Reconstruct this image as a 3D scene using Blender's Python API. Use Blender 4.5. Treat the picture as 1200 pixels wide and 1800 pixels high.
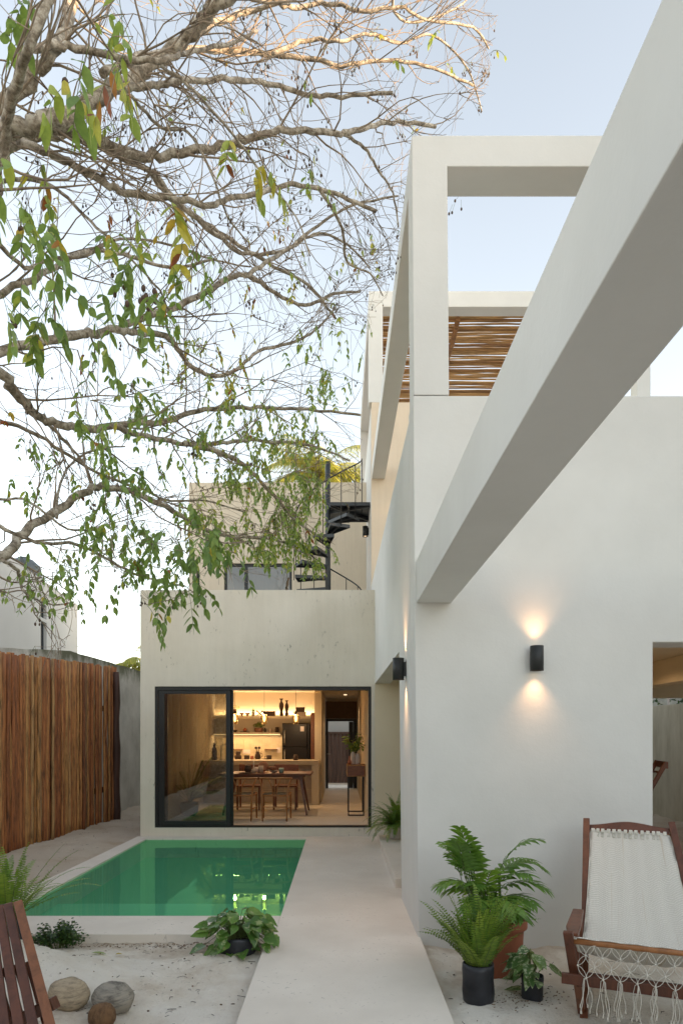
import bpy, bmesh, math, random
from mathutils import Vector, Matrix, Euler, noise
R = math.radians
PI = math.pi
scene = bpy.context.scene
for o in list(bpy.data.objects): bpy.data.objects.remove(o)
C = scene.collection

# ------------------------------------------------------------------ camera
cam_d = bpy.data.cameras.new('camera'); cam = bpy.data.objects.new('camera', cam_d); C.objects.link(cam)
EYE = 1.56
cam.location = (0, 0, EYE); cam.rotation_euler = (R(90), 0, 0)
cam_d.sensor_fit = 'VERTICAL'; cam_d.sensor_height = 36; cam_d.lens = 24
cam_d.shift_x = 0.0011; cam_d.shift_y = 0.2178
cam_d.clip_start = 0.05; cam_d.clip_end = 3000
scene.camera = cam
# ------------------------------------------------------------------ world, sun, exposure
SUN_AZ, SUN_EL = R(112), R(12)
w = bpy.data.worlds.new('World'); scene.world = w; w.use_nodes = True
nt = w.node_tree; nt.nodes.clear()
sky = nt.nodes.new('ShaderNodeTexSky'); sky.sky_type = 'NISHITA'; sky.sun_disc = False
sky.sun_elevation = SUN_EL; sky.sun_rotation = SUN_AZ
sky.air_density = 1.0; sky.dust_density = 0.9; sky.ozone_density = 1.0
hs = nt.nodes.new('ShaderNodeHueSaturation'); hs.inputs['Saturation'].default_value = 0.55
bg = nt.nodes.new('ShaderNodeBackground'); bg.inputs[1].default_value = 0.13
wo = nt.nodes.new('ShaderNodeOutputWorld')
nt.links.new(sky.outputs[0], hs.inputs['Color']); tn_ = nt.nodes.new('ShaderNodeMix'); tn_.data_type = 'RGBA'; tn_.blend_type = 'MULTIPLY'; tn_.inputs[0].default_value = 1; tn_.inputs[7].default_value = (1.06,1.0,.915,1); nt.links.new(hs.outputs[0], tn_.inputs[6]); nt.links.new(tn_.outputs[2], bg.inputs[0]); nt.links.new(bg.outputs[0], wo.inputs[0])
sd = bpy.data.lights.new('sun', 'SUN'); sd.energy = 3.2; sd.angle = R(0.6); sd.color = (1.0, 0.68, 0.40)
so = bpy.data.objects.new('sun', sd); C.objects.link(so)
sv = Vector((math.sin(SUN_AZ)*math.cos(SUN_EL), math.cos(SUN_AZ)*math.cos(SUN_EL), math.sin(SUN_EL)))
so.rotation_euler = sv.to_track_quat('Z', 'Y').to_euler(); so.location = (8, 8, 20)
scene.view_settings.view_transform = 'Standard'; scene.view_settings.look = 'None'
scene.view_settings.exposure = 2.13; scene.view_settings.gamma = 1
scene.render.engine = 'CYCLES'
scene.cycles.max_bounces = 8; scene.cycles.diffuse_bounces = 5; scene.cycles.transparent_max_bounces = 24

# ------------------------------------------------------------------ helpers
def P(px, py, Y):            # a spot measured in the photograph, at a depth in metres, as a place in the world
    return Vector(((px-598)/1200*Y, Y, EYE-(py-1292)/1200*Y))
def XX(px, Y): return (px-598)/1200*Y
def ZZ(py, Y): return EYE-(py-1292)/1200*Y

class MB:
    def __init__(s): s.v = []; s.f = []; s.t = []; s.sm = []
    def add(s, vs, fs, tone=0.5, smooth=False):
        b = len(s.v); s.v += [tuple(v) for v in vs]
        for f in fs: s.f.append(tuple(i+b for i in f)); s.t.append(tone); s.sm.append(smooth)
    def box(s, x0, x1, y0, y1, z0, z1, tone=0.5):
        vs = [(x0,y0,z0),(x1,y0,z0),(x1,y1,z0),(x0,y1,z0),(x0,y0,z1),(x1,y0,z1),(x1,y1,z1),(x0,y1,z1)]
        s.add(vs, [(0,3,2,1),(4,5,6,7),(0,1,5,4),(1,2,6,5),(2,3,7,6),(3,0,4,7)], tone)
    def bar(s, a, b, wd, ht, tone=0.5, up=(0,0,1), taper=1.0):   # rectangular bar from a to b
        a = Vector(a); b = Vector(b); d = (b-a).normalized(); up = Vector(up)
        if abs(d.dot(up)) > 0.98: up = Vector((0,1,0))
        sx = d.cross(up).normalized(); uy = sx.cross(d).normalized()
        vs = []
        for p, k in ((a,1.0),(b,taper)):
            for i, j in ((-1,-1),(1,-1),(1,1),(-1,1)): vs.append(p+sx*(i*wd/2*k)+uy*(j*ht/2*k))
        s.add(vs, [(0,1,2,3),(7,6,5,4),(0,4,5,1),(1,5,6,2),(2,6,7,3),(3,7,4,0)], tone)
    def tube(s, pts, rad, n=8, tone=0.5, cap=True, smooth=True):
        pts = [Vector(p) for p in pts]
        if not isinstance(rad, (list, tuple)): rad = [rad]*len(pts)
        d = (pts[1]-pts[0]).normalized()
        u = d.orthogonal().normalized(); vs = []; fs = []
        for i, p in enumerate(pts):
            if i == 0: t = pts[1]-pts[0]
            elif i == len(pts)-1: t = pts[-1]-pts[-2]
            else: t = pts[i+1]-pts[i-1]
            if t.length < 1e-9: t = d
            t = t.normalized(); u = (u-t*u.dot(t))
            if u.length < 1e-6: u = t.orthogonal()
            u.normalize(); v = t.cross(u)
            for k in range(n):
                a = 2*PI*k/n; vs.append(p+(u*math.cos(a)+v*math.sin(a))*rad[i])
        for i in range(len(pts)-1):
            for k in range(n):
                k2 = (k+1) % n; fs.append((i*n+k, i*n+k2, (i+1)*n+k2, (i+1)*n+k))
        s.add(vs, fs, tone, smooth)
        if cap:
            b = len(s.v)-len(vs)
            s.f.append(tuple(b+k for k in reversed(range(n)))); s.t.append(tone); s.sm.append(False)
            s.f.append(tuple(b+(len(pts)-1)*n+k for k in range(n))); s.t.append(tone); s.sm.append(False)
    def lathe(s, prof, c=(0,0,0), n=20, tone=0.5, smooth=True, sx=1, sy=1, cap=True):   # profile of (radius, z)
        vs = []; fs = []
        for r, z in prof:
            for k in range(n):
                a = 2*PI*k/n; vs.append((c[0]+r*math.cos(a)*sx, c[1]+r*math.sin(a)*sy, c[2]+z))
        for i in range(len(prof)-1):
            for k in range(n):
                k2 = (k+1) % n; fs.append((i*n+k, i*n+k2, (i+1)*n+k2, (i+1)*n+k))
        s.add(vs, fs, tone, smooth)
        if not cap: return
        b = len(s.v)-len(vs)
        if prof[0][0] > 1e-4: s.f.append(tuple(b+k for k in reversed(range(n)))); s.t.append(tone); s.sm.append(False)
        if prof[-1][0] > 1e-4: s.f.append(tuple(b+(len(prof)-1)*n+k for k in range(n))); s.t.append(tone); s.sm.append(False)
    def quad(s, a, b, c, d, tone=0.5): s.add([a,b,c,d], [(0,1,2,3)], tone)
    def leaf(s, base, d, nrm, L, W, tone=0.5, droop=0.0, fold=0.15, kind=0):
        d = Vector(d).normalized(); nrm = Vector(nrm); sx = d.cross(nrm)
        if sx.length < 1e-4: sx = d.orthogonal()
        sx.normalize(); n = sx.cross(d).normalized()
        if kind == 0: prof = ((0,0.0),(0.22,0.8),(0.5,1.0),(0.78,0.62),(1,0.0))
        elif kind == 1: prof = ((0,0.0),(0.05,0.72),(0.3,1.0),(0.65,0.66),(1,0.0))      # heart
        else: prof = ((0,0.15),(0.15,0.8),(0.5,1.0),(0.8,0.55),(1,0.0))                 # strap
        vs = []; fs = []
        for i, (t, wv) in enumerate(prof):
            c = Vector(base)+d*(L*t)-Vector((0,0,1))*(droop*L*t*t)
            o = W/2*wv
            vs += [c-sx*o+n*(fold*o), c, c+sx*o+n*(fold*o)]
        for i in range(len(prof)-1):
            a = i*3; b = a+3
            fs += [(a,a+1,b+1,b), (a+1,a+2,b+2,b+1)]
        s.add(vs, fs, tone, True)
    def blob(s, c, rx, ry, rz, seed=0, amp=0.1, n=14, m=9, tone=0.5, rot=None):
        vs = []; fs = []
        for j in range(m+1):
            ph = PI*j/m
            for k in range(n):
                a = 2*PI*k/n
                q = Vector((math.sin(ph)*math.cos(a), math.sin(ph)*math.sin(a), math.cos(ph)))
                k_ = 1+amp*noise.noise(q*1.7+Vector((seed*3.1,seed,0)))
                q = Vector((q.x*rx*k_, q.y*ry*k_, q.z*rz*k_))
                if rot: q.rotate(rot)
                vs.append(q+Vector(c))
        for j in range(m):
            for k in range(n):
                k2 = (k+1) % n; fs.append((j*n+k, (j+1)*n+k, (j+1)*n+k2, j*n+k2))
        s.add(vs, fs, tone, True)
    def xform(s, fn): s.v = [tuple(fn(Vector(v))) for v in s.v]; return s
    def build(s, name, mat, parent=None, smooth=None, bevel=0, merge=False):
        me = bpy.data.meshes.new(name); me.from_pydata(s.v, [], s.f)
        a = me.attributes.new('tone', 'FLOAT', 'FACE'); a.data.foreach_set('value', s.t)
        me.polygons.foreach_set('use_smooth', s.sm if smooth is None else [smooth]*len(s.f))
        me.update(); me.validate()
        o = bpy.data.objects.new(name, me); C.objects.link(o)
        me.materials.append(mat)
        if merge:
            bm = bmesh.new(); bm.from_mesh(me); bmesh.ops.remove_doubles(bm, verts=bm.verts, dist=1e-5); bm.to_mesh(me); bm.free()
        if parent is not None:
            o.parent = parent
        if bevel:
            md = o.modifiers.new('bevel', 'BEVEL'); md.width = bevel; md.segments = 2; md.limit_method = 'ANGLE'; md.angle_limit = R(40)
        return o

def tag(o, label, cat, group=None):
    o['label'] = label; o['category'] = cat
    if group: o['group'] = group
    return o
def struct(o): o['kind'] = 'structure'; return o
def thing(name, label, cat, loc=(0,0,0), rz=0, group=None):
    o = bpy.data.objects.new(name, None); C.objects.link(o); o.empty_display_size = 0.1
    o.location = loc; o.rotation_euler = (0,0,rz)
    return tag(o, label, cat, group)
def kids(o): return [c for c in bpy.data.objects if c.parent == o]
def copy_tree(o, parent=None):
    c = o.copy(); C.objects.link(c)
    if parent is not None: c.parent = parent
    for ch in kids(o): copy_tree(ch, c)
    return c

# wall slab with rectangular openings; u runs along x (axis 'x') or y (axis 'y')
def slab(mb, axis, u0, u1, w0, w1, d0, d1, holes=(), notch=None):
    us = sorted(set([u0,u1]+[min(max(h[i],u0),u1) for h in holes for i in (0,1)]))
    ws = sorted(set([w0,w1]+[min(max(h[i],w0),w1) for h in holes for i in (2,3)]))
    def solid(i, j):
        if i < 0 or j < 0 or i >= len(us)-1 or j >= len(ws)-1: return False
        cu = (us[i]+us[i+1])/2; cw = (ws[j]+ws[j+1])/2
        return not any(h[0] < cu < h[1] and h[2] < cw < h[3] for h in holes)
    def pt(u, d, z): return (u, d, z) if axis == 'x' else (d, u, z)
    def q(a, b, c, d):
        if axis == 'x': mb.quad(a, b, c, d)
        else: mb.quad(d, c, b, a)
    for i in range(len(us)-1):
        for j in range(len(ws)-1):
            if not solid(i, j): continue
            a, b, c, d = us[i], us[i+1], ws[j], ws[j+1]
            q(pt(a,d0,c), pt(b,d0,c), pt(b,d0,d), pt(a,d0,d))
            q(pt(b,d1,c), pt(a,d1,c), pt(a,d1,d), pt(b,d1,d))
            if not solid(i-1,j): q(pt(a,d1,c), pt(a,d0,c), pt(a,d0,d), pt(a,d1,d))
            if not solid(i+1,j): q(pt(b,d0,c), pt(b,d1,c), pt(b,d1,d), pt(b,d0,d))
            if not solid(i,j-1): q(pt(a,d1,c), pt(b,d1,c), pt(b,d0,c), pt(a,d0,c))
            if not solid(i,j+1): q(pt(a,d0,d), pt(b,d0,d), pt(b,d1,d), pt(a,d1,d))

# ------------------------------------------------------------------ materials
def newmat(name):
    m = bpy.data.materials.new(name); m.use_nodes = True; n = m.node_tree; n.nodes.clear()
    out = n.nodes.new('ShaderNodeOutputMaterial'); b = n.nodes.new('ShaderNodeBsdfPrincipled')
    n.links.new(b.outputs[0], out.inputs[0]); return m, n, b, out
def N(n, t, **kw):
    x = n.nodes.new(t)
    for k, v in kw.items(): setattr(x, k, v)
    return x
def coords(n, scale=(1,1,1), kind='Object'):
    tc = N(n, 'ShaderNodeTexCoord'); mp = N(n, 'ShaderNodeMapping'); mp.inputs['Scale'].default_value = scale
    n.links.new(tc.outputs[kind], mp.inputs[0]); return mp.outputs[0]
def noise_n(n, vec, scale, detail=4, rough=0.55, dist=0):
    x = N(n, 'ShaderNodeTexNoise'); x.inputs['Scale'].default_value = scale; x.inputs['Detail'].default_value = detail
    x.inputs['Roughness'].default_value = rough; x.inputs['Distortion'].default_value = dist
    n.links.new(vec, x.inputs['Vector']); return x.outputs[0]
def ramp(n, fac, stops):
    r = N(n, 'ShaderNodeValToRGB'); el = r.color_ramp.elements
    while len(el) < len(stops): el.new(0.5)
    for e, (p, c) in zip(el, stops):
        e.position = p; e.color = (*c, 1) if len(c) == 3 else c
    n.links.new(fac, r.inputs[0]); return r.outputs[0]
def mix(n, fac, a, b, mode='MIX'):
    x = N(n, 'ShaderNodeMix', data_type='RGBA', blend_type=mode)
    for sock, v in ((x.inputs[0], fac), (x.inputs[6], a), (x.inputs[7], b)):
        if hasattr(v, 'links'): n.links.new(v, sock)
        elif isinstance(v, (int, float)): sock.default_value = v
        else: sock.default_value = (*v, 1)
    return x.outputs[2]
def bump(n, b, h, strength=0.3, dist=0.01):
    x = N(n, 'ShaderNodeBump'); x.inputs['Strength'].default_value = strength; x.inputs['Distance'].default_value = dist
    n.links.new(h, x.inputs['Height'])
    if b.inputs['Normal'].links: n.links.new(b.inputs['Normal'].links[0].from_socket, x.inputs['Normal'])
    n.links.new(x.outputs[0], b.inputs['Normal'])

def plaster(name, c0, c1, big=0.7, fine=60, rough=0.85, streak=0, pits=0, bmp=0.25):
    m, n, b, o = newmat(name)
    v = coords(n)
    f = noise_n(n, v, big, 5, 0.6)
    col = ramp(n, f, [(0.3, c0), (0.7, c1)])
    if streak:
        v2 = coords(n, (1,1,0.07))
        s = noise_n(n, v2, 16, 5, 0.65)
        k = ramp(n, s, [(0.35,(1-streak,)*3),(0.62,(1,1,1))])
        col = mix(n, 1.0, col, k, 'MULTIPLY')
    if pits:
        v3 = coords(n, (1,1,0.35))
        s = noise_n(n, v3, 26, 4, 0.75); s2 = noise_n(n, v, 1.6, 3)
        k = ramp(n, s, [(0.60,(0,0,0)),(0.67,(1,1,1))]); k2 = ramp(n, s2, [(0.48,(0,0,0)),(0.62,(1,1,1))])
        mm = mix(n, 1.0, k, k2, 'MULTIPLY')
        col = mix(n, mm, col, tuple(x*(1-pits) for x in c0))
    n.links.new(col, b.inputs['Base Color']); b.inputs['Roughness'].default_value = rough
    f2 = noise_n(n, v, fine, 4, 0.6); bump(n, b, f2, bmp, 0.004)
    f3 = noise_n(n, v, 3.2, 3); bump(n, b, f3, 0.3, 0.02)
    return m
M = {}
M['white'] = plaster('white_plaster', (.64,.63,.595), (.73,.72,.685), 0.9, 55)
M['peach'] = plaster('peach_plaster', (.68,.56,.42), (.74,.61,.46), 0.8, 50, streak=0.05)
M['cream'] = plaster('cream_plaster', (.65,.59,.485), (.76,.70,.60), 0.9, 40, streak=0.035, pits=0.55, bmp=0.45)
M['cream2'] = plaster('sand_plaster', (.64,.55,.425), (.71,.62,.49), 0.8, 40, streak=0.06, pits=0.35)
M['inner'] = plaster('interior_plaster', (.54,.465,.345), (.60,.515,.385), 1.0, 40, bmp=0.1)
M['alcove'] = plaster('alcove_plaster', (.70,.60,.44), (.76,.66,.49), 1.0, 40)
M['path'] = plaster('polished_cement', (.66,.60,.52), (.77,.71,.625), 1.6, 45, rough=0.75, pits=0.40, bmp=0.2)
M['ifloor'] = plaster('interior_cement_floor', (.60,.55,.47), (.70,.65,.56), 1.2, 30, rough=0.45, bmp=0.1)

def concrete():
    m, n, b, o = newmat('weathered_concrete')
    v = coords(n); f = noise_n(n, v, 1.1, 7, 0.65)
    col = ramp(n, f, [(0.3,(.36,.355,.33)),(0.5,(.55,.545,.515)),(0.7,(.68,.675,.64))])
    sx = N(n, 'ShaderNodeSeparateXYZ'); n.links.new(v, sx.inputs[0])
    mr = N(n, 'ShaderNodeMapRange'); mr.inputs[1].default_value = 2.35; mr.inputs[2].default_value = 3.0; n.links.new(sx.outputs[2], mr.inputs[0])
    f2 = noise_n(n, coords(n,(1,1,.5)), 3.0, 6, 0.7)
    ad = N(n, 'ShaderNodeMath', operation='MULTIPLY'); n.links.new(mr.outputs[0], ad.inputs[0]); n.links.new(f2, ad.inputs[1])
    k = ramp(n, ad.outputs[0], [(0.26,(0,0,0)),(0.5,(1,1,1))])
    col = mix(n, k, col, (.13,.14,.09))
    n.links.new(col, b.inputs['Base Color']); b.inputs['Roughness'].default_value = 0.9
    bump(n, b, noise_n(n, v, 18, 6, 0.7), 0.5, 0.012); return m
M['concrete'] = concrete()
def yardwall():
    m, n, b, o = newmat('stained_boundary_plaster')
    v = coords(n, (1,1,0.25)); f = noise_n(n, v, 3.2, 7, 0.7)
    col = ramp(n, f, [(0.3,(.48,.44,.34)),(0.5,(.62,.58,.48)),(0.72,(.72,.68,.58))])
    n.links.new(col, b.inputs['Base Color']); b.inputs['Roughness'].default_value = 0.9
    bump(n, b, noise_n(n, coords(n), 20, 6, 0.7), 0.4, 0.01); return m
M['yardwall'] = yardwall()

def sand():
    m, n, b, o = newmat('pale_sand')
    v = coords(n); f = noise_n(n, v, 1.4, 6, 0.65)
    col = ramp(n, f, [(0.33,(.58,.48,.37)),(0.44,(.76,.69,.585)),(0.58,(.86,.81,.72))])
    f2 = noise_n(n, v, 42, 6, 0.8)
    k = ramp(n, f2, [(0.58,(0,0,0)),(0.64,(1,1,1))])
    k3 = ramp(n, noise_n(n, v, 3.0, 4, 0.7), [(0.45,(0.05,0.05,0.05)),(0.62,(.75,.75,.75))])
    k = mix(n, 1.0, k, k3, 'MULTIPLY')
    col = mix(n, k, col, (.20,.16,.11))
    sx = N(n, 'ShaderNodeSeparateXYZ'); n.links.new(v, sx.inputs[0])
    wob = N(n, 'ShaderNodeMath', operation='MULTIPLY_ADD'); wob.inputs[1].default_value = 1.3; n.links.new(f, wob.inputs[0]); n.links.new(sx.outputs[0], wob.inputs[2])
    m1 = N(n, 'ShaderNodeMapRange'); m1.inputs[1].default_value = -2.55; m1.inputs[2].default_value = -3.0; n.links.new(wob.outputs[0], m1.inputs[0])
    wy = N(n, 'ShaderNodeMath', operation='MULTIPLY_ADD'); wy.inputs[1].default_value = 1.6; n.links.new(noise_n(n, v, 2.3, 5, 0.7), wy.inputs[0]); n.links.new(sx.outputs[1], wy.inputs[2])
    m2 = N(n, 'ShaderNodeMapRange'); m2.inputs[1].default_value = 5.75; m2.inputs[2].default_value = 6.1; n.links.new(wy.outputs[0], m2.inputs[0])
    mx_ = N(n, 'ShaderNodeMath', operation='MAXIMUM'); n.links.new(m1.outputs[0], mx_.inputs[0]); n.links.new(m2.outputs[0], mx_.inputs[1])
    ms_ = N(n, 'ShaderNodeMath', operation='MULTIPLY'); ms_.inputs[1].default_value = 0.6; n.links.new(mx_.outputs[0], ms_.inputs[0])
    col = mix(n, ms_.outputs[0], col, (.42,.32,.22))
    n.links.new(col, b.inputs['Base Color']); b.inputs['Roughness'].default_value = 0.95
    bump(n, b, noise_n(n, v, 6, 8, 0.75), 0.9, 0.045)
    bump(n, b, noise_n(n, v, 38, 6, 0.8), 0.8, 0.012); return m
M['sand'] = sand()

def wood(name, stops, scale=(30,30,1.2), rough=0.55, tone_amt=1.0, bmp=0.4, dark=0.35, spec=0.5):
    m, n, b, o = newmat(name)
    at = N(n, 'ShaderNodeAttribute'); at.attribute_name = 'tone'
    v = coords(n, scale)
    # shift the grain per piece
    ad = N(n, 'ShaderNodeVectorMath', operation='ADD'); n.links.new(v, ad.inputs[0])
    cx = N(n, 'ShaderNodeCombineXYZ'); ml = N(n, 'ShaderNodeMath', operation='MULTIPLY'); ml.inputs[1].default_value = 37
    n.links.new(at.outputs['Fac'], ml.inputs[0]); n.links.new(ml.outputs[0], cx.inputs[2]); n.links.new(cx.outputs[0], ad.inputs[1])
    base = ramp(n, at.outputs['Fac'], stops)
    g = noise_n(n, ad.outputs[0], 1.0, 6, 0.7, 0.4)
    k = ramp(n, g, [(0.32,(dark,dark,dark)),(0.55,(1,1,1)),(0.8,(1.15,1.1,1.0))])
    col = mix(n, 1.0, base, k, 'MULTIPLY')
    n.links.new(col, b.inputs['Base Color']); b.inputs['Roughness'].default_value = rough
    b.inputs['Specular IOR Level'].default_value = spec
    bump(n, b, g, bmp, 0.006); return m
M['fence'] = wood('stripped_log', [(0,(.25,.085,.03)),(0.35,(.35,.12,.038)),(0.65,(.41,.16,.05)),(0.88,(.48,.24,.08)),(0.96,(.42,.24,.10)),(1,(.19,.11,.065))], (26,26,3.2), 0.6, dark=0.22, bmp=1.0)
M['post'] = wood('dark_post_wood', [(0,(.06,.025,.018)),(1,(.08,.035,.022))], (20,20,2), 0.6, dark=0.5)
M['stick'] = wood('stick_wood', [(0,(.30,.14,.05)),(0.5,(.50,.27,.09)),(1,(.66,.40,.16))], (1.5,20,20), 0.7, dark=0.3)
M['redwood'] = wood('varnished_red_wood', [(0,(.085,.028,.014)),(0.5,(.14,.045,.02)),(1,(.24,.09,.035))], (18,18,4), 0.38, dark=0.55, bmp=0.15)
M['orangewood'] = wood('honey_wood', [(0,(.33,.13,.042)),(1,(.40,.18,.06))], (18,18,4), 0.4, dark=0.7, bmp=0.1)
M['oak'] = wood('oak_wood', [(0,(.30,.14,.045)),(1,(.40,.20,.07))], (18,18,4), 0.45, dark=0.65, bmp=0.1)
M['darkwood'] = wood('walnut_wood', [(0,(.13,.042,.018)),(1,(.20,.068,.03))], (8,18,18), 0.4, dark=0.55, bmp=0.1)
M['bark'] = None
def bark():
    m, n, b, o = newmat('lichen_bark')
    v = coords(n); f = noise_n(n, v, 14, 7, 0.75); f2 = noise_n(n, v, 45, 4, 0.7)
    col = ramp(n, f, [(0.38,(.085,.065,.045)),(0.48,(.27,.22,.165)),(0.58,(.60,.54,.45))])
    col = mix(n, 0.3, col, ramp(n, f2, [(0.4,(.10,.08,.05)),(0.6,(.42,.38,.30))]))
    n.links.new(col, b.inputs['Base Color']); b.inputs['Roughness'].default_value = 0.9
    bump(n, b, f, 0.7, 0.02); return m
M['bark'] = bark()

def simple(name, col, rough=0.6, metal=0, spec=0.5, nz=0.12, sc=12, bmp=0.1, trans=0):
    m, n, b, o = newmat(name); v = coords(n); f = noise_n(n, v, sc, 4, 0.6)
    c = ramp(n, f, [(0.3, tuple(x*(1-nz) for x in col)), (0.7, tuple(min(1,x*(1+nz)) for x in col))])
    n.links.new(c, b.inputs['Base Color']); b.inputs['Roughness'].default_value = rough; b.inputs['Metallic'].default_value = metal
    b.inputs['Specular IOR Level'].default_value = spec
    if bmp: bump(n, b, noise_n(n, v, sc*4, 3), bmp, 0.004)
    return m
M['black'] = simple('black_metal', (.012,.012,.013), 0.42)
M['blackm'] = simple('dark_steel', (.035,.04,.045), 0.45, nz=0.25)
M['lampbody'] = simple('charcoal_lamp_metal', (.022,.024,.024), 0.55)
M['bag'] = simple('black_nursery_bag', (.018,.020,.026), 0.42, nz=0.4, sc=9, bmp=0.6)
M['terra'] = simple('terracotta_plastic', (.34,.11,.055), 0.6, nz=0.12)
M['soil'] = simple('potting_soil', (.035,.022,.014), 0.95, nz=0.5, sc=40, bmp=0.8)
M['fridge'] = simple('black_fridge_enamel', (.012,.009,.007), 0.42, spec=0.25)
M['steel'] = simple('brushed_steel', (.4,.38,.34), 0.35, metal=0.9)
M['claydk'] = simple('dark_clay', (.05,.028,.018), 0.7)
M['clay'] = simple('brown_clay', (.22,.10,.06), 0.7)
M['clayp'] = simple('pale_clay', (.42,.34,.28), 0.7)
M['teal'] = simple('teal_glaze', (.20,.30,.27), 0.4)
M['cer'] = simple('white_ceramic', (.58,.50,.46), 0.45)
M['wax'] = simple('candle_wax', (.7,.66,.6), 0.5)
M['seat'] = simple('dark_woven_seat', (.02,.025,.022), 0.8, nz=0.3, sc=60)
M['greymet'] = simple('grey_tank_plastic', (.06,.075,.085), 0.5)
M['neigh'] = plaster('neighbour_white_render', (.46,.46,.45), (.52,.52,.51), 0.4, 40)
M['gate'] = wood('rusty_gate_board', [(0,(.11,.06,.045)),(1,(.15,.085,.06))], (20,20,1), 0.7)
M['cable'] = simple('cable_rubber', (.02,.02,.02), 0.6)
M['rope'] = None
M['twig'] = simple('brown_twig_bark', (.25,.195,.14), 0.85, nz=0.5, sc=10)
M['nut'] = simple('seed_pod_husk', (.075,.045,.028), 0.75, nz=0.35, sc=60)
M['coco1'] = wood('dry_husk', [(0,(.38,.30,.20)),(1,(.46,.38,.27))], (14,14,60), 0.9, dark=0.4, bmp=0.9)
M['coco2'] = wood('weathered_grey_husk', [(0,(.27,.245,.20)),(1,(.34,.31,.26))], (10,10,40), 0.9, dark=0.2, bmp=1.0)
M['coco3'] = wood('brown_husk', [(0,(.14,.075,.035)),(1,(.2,.11,.05))], (40,14,14), 0.9, dark=0.4, bmp=0.9)

def leafmat(name, stops, rough=0.45, trans=0.35, spots=None):
    m, n, b, o = newmat(name)
    at = N(n, 'ShaderNodeAttribute'); at.attribute_name = 'tone'
    c = ramp(n, at.outputs['Fac'], stops)
    v = coords(n); f = noise_n(n, v, 30, 3, 0.6)
    c = mix(n, 1.0, c, ramp(n, f, [(0.3,(.75,.78,.75)),(0.7,(1.15,1.12,1.0))]), 'MULTIPLY')
    if spots:
        f2 = noise_n(n, v, spots[0], 4, 0.7); k = ramp(n, f2, [(spots[2],(0,0,0)),(spots[2]+0.06,(1,1,1))]); c = mix(n, k, c, spots[1])
    n.links.new(c, b.inputs['Base Color']); b.inputs['Roughness'].default_value = rough
    tr = N(n, 'ShaderNodeBsdfTranslucent'); n.links.new(mix(n, 1.0, c, (1.6,1.5,.8), 'MULTIPLY'), tr.inputs[0])
    ms = N(n, 'ShaderNodeMixShader'); ms.inputs[0].default_value = trans
    n.links.new(b.outputs[0], ms.inputs[1]); n.links.new(tr.outputs[0], ms.inputs[2]); n.links.new(ms.outputs[0], o.inputs[0])
    return m
M['leaf'] = leafmat('tree_leaf', [(0,(.10,.18,.06)),(0.5,(.20,.30,.085)),(0.8,(.34,.41,.10)),(0.92,(.44,.38,.06)),(0.97,(.36,.17,.04)),(1,(.22,.07,.03))])
M['fern'] = leafmat('fern_leaf', [(0,(.07,.15,.025)),(0.5,(.15,.27,.045)),(1,(.28,.38,.07))])
M['palm'] = leafmat('palm_leaf', [(0,(.085,.18,.035)),(0.6,(.16,.30,.06)),(1,(.24,.38,.08))], 0.35)
M['farpalm'] = leafmat('yellow_palm_leaf', [(0,(.16,.22,.04)),(0.6,(.34,.36,.07)),(1,(.5,.45,.12))])
M['pothos'] = leafmat('pothos_leaf', [(0,(.05,.12,.025)),(0.6,(.10,.21,.04)),(1,(.2,.32,.07))], 0.3, 0.25, (22,(.33,.38,.17),0.56))
M['syng'] = leafmat('arrowhead_leaf', [(0,(.06,.13,.04)),(0.6,(.12,.22,.07)),(1,(.2,.3,.09))], 0.35, 0.3, (38,(.42,.47,.30),0.52))
M['bush'] = leafmat('ground_bush_leaf', [(0,(.02,.06,.015)),(0.6,(.05,.11,.02)),(1,(.10,.18,.04))])
M['litter'] = leafmat('dry_litter', [(0,(.07,.045,.03)),(0.6,(.16,.10,.06)),(0.9,(.3,.16,.06)),(1,(.25,.28,.08))], 0.8, 0.1)
M['stem'] = simple('green_stem', (.10,.13,.035), 0.6)

def weave():
    m, n, b, o = newmat('woven_cotton')
    tc = N(n, 'ShaderNodeTexCoord'); sp = N(n, 'ShaderNodeSeparateXYZ'); n.links.new(tc.outputs['UV'], sp.inputs[0])
    # herringbone: rows of slanting threads whose slant flips column by column
    def math_(op, a, bb=None):
        x = N(n, 'ShaderNodeMath', operation=op)
        for i, q in enumerate((a, bb)):
            if q is None: continue
            if hasattr(q, 'links'): n.links.new(q, x.inputs[i])
            else: x.inputs[i].default_value = q
        return x.outputs[0]
    U = math_('MULTIPLY', sp.outputs[0], 9.0); tri = math_('PINGPONG', U, 1.0)
    V = math_('MULTIPLY', sp.outputs[1], 84.0)
    w1 = math_('ADD', V, math_('MULTIPLY', tri, 2.2))
    nz = noise_n(n, coords(n,(1,1,1),'Object'), 14, 3); w1 = math_('ADD', w1, math_('MULTIPLY', nz, 1.6))
    s1 = math_('SINE', math_('MULTIPLY', w1, 6.283))
    s2 = math_('SINE', math_('MULTIPLY', math_('ADD', math_('MULTIPLY', sp.outputs[0], 70.0), math_('MULTIPLY', nz, 1.5)), 6.283))
    h = math_('ADD', s1, math_('MULTIPLY', s2, 0.6))
    col = ramp(n, h, [(0.0,(.62,.59,.52)),(0.6,(.74,.71,.64))])
    lines = noise_n(n, coords(n,(7,0.4,1),'UV'), 3.0, 3); col = mix(n, ramp(n, lines, [(0.62,(0,0,0)),(0.7,(.5,.5,.5))]), col, (.50,.38,.24))
    n.links.new(col, b.inputs['Base Color']); b.inputs['Roughness'].default_value = 0.95
    bump(n, b, h, 0.45, 0.003); return m
M['weave'] = weave()
M['rope'] = simple('cotton_cord', (.66,.63,.55), 0.95, nz=0.1, sc=80, bmp=0.5)

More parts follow.
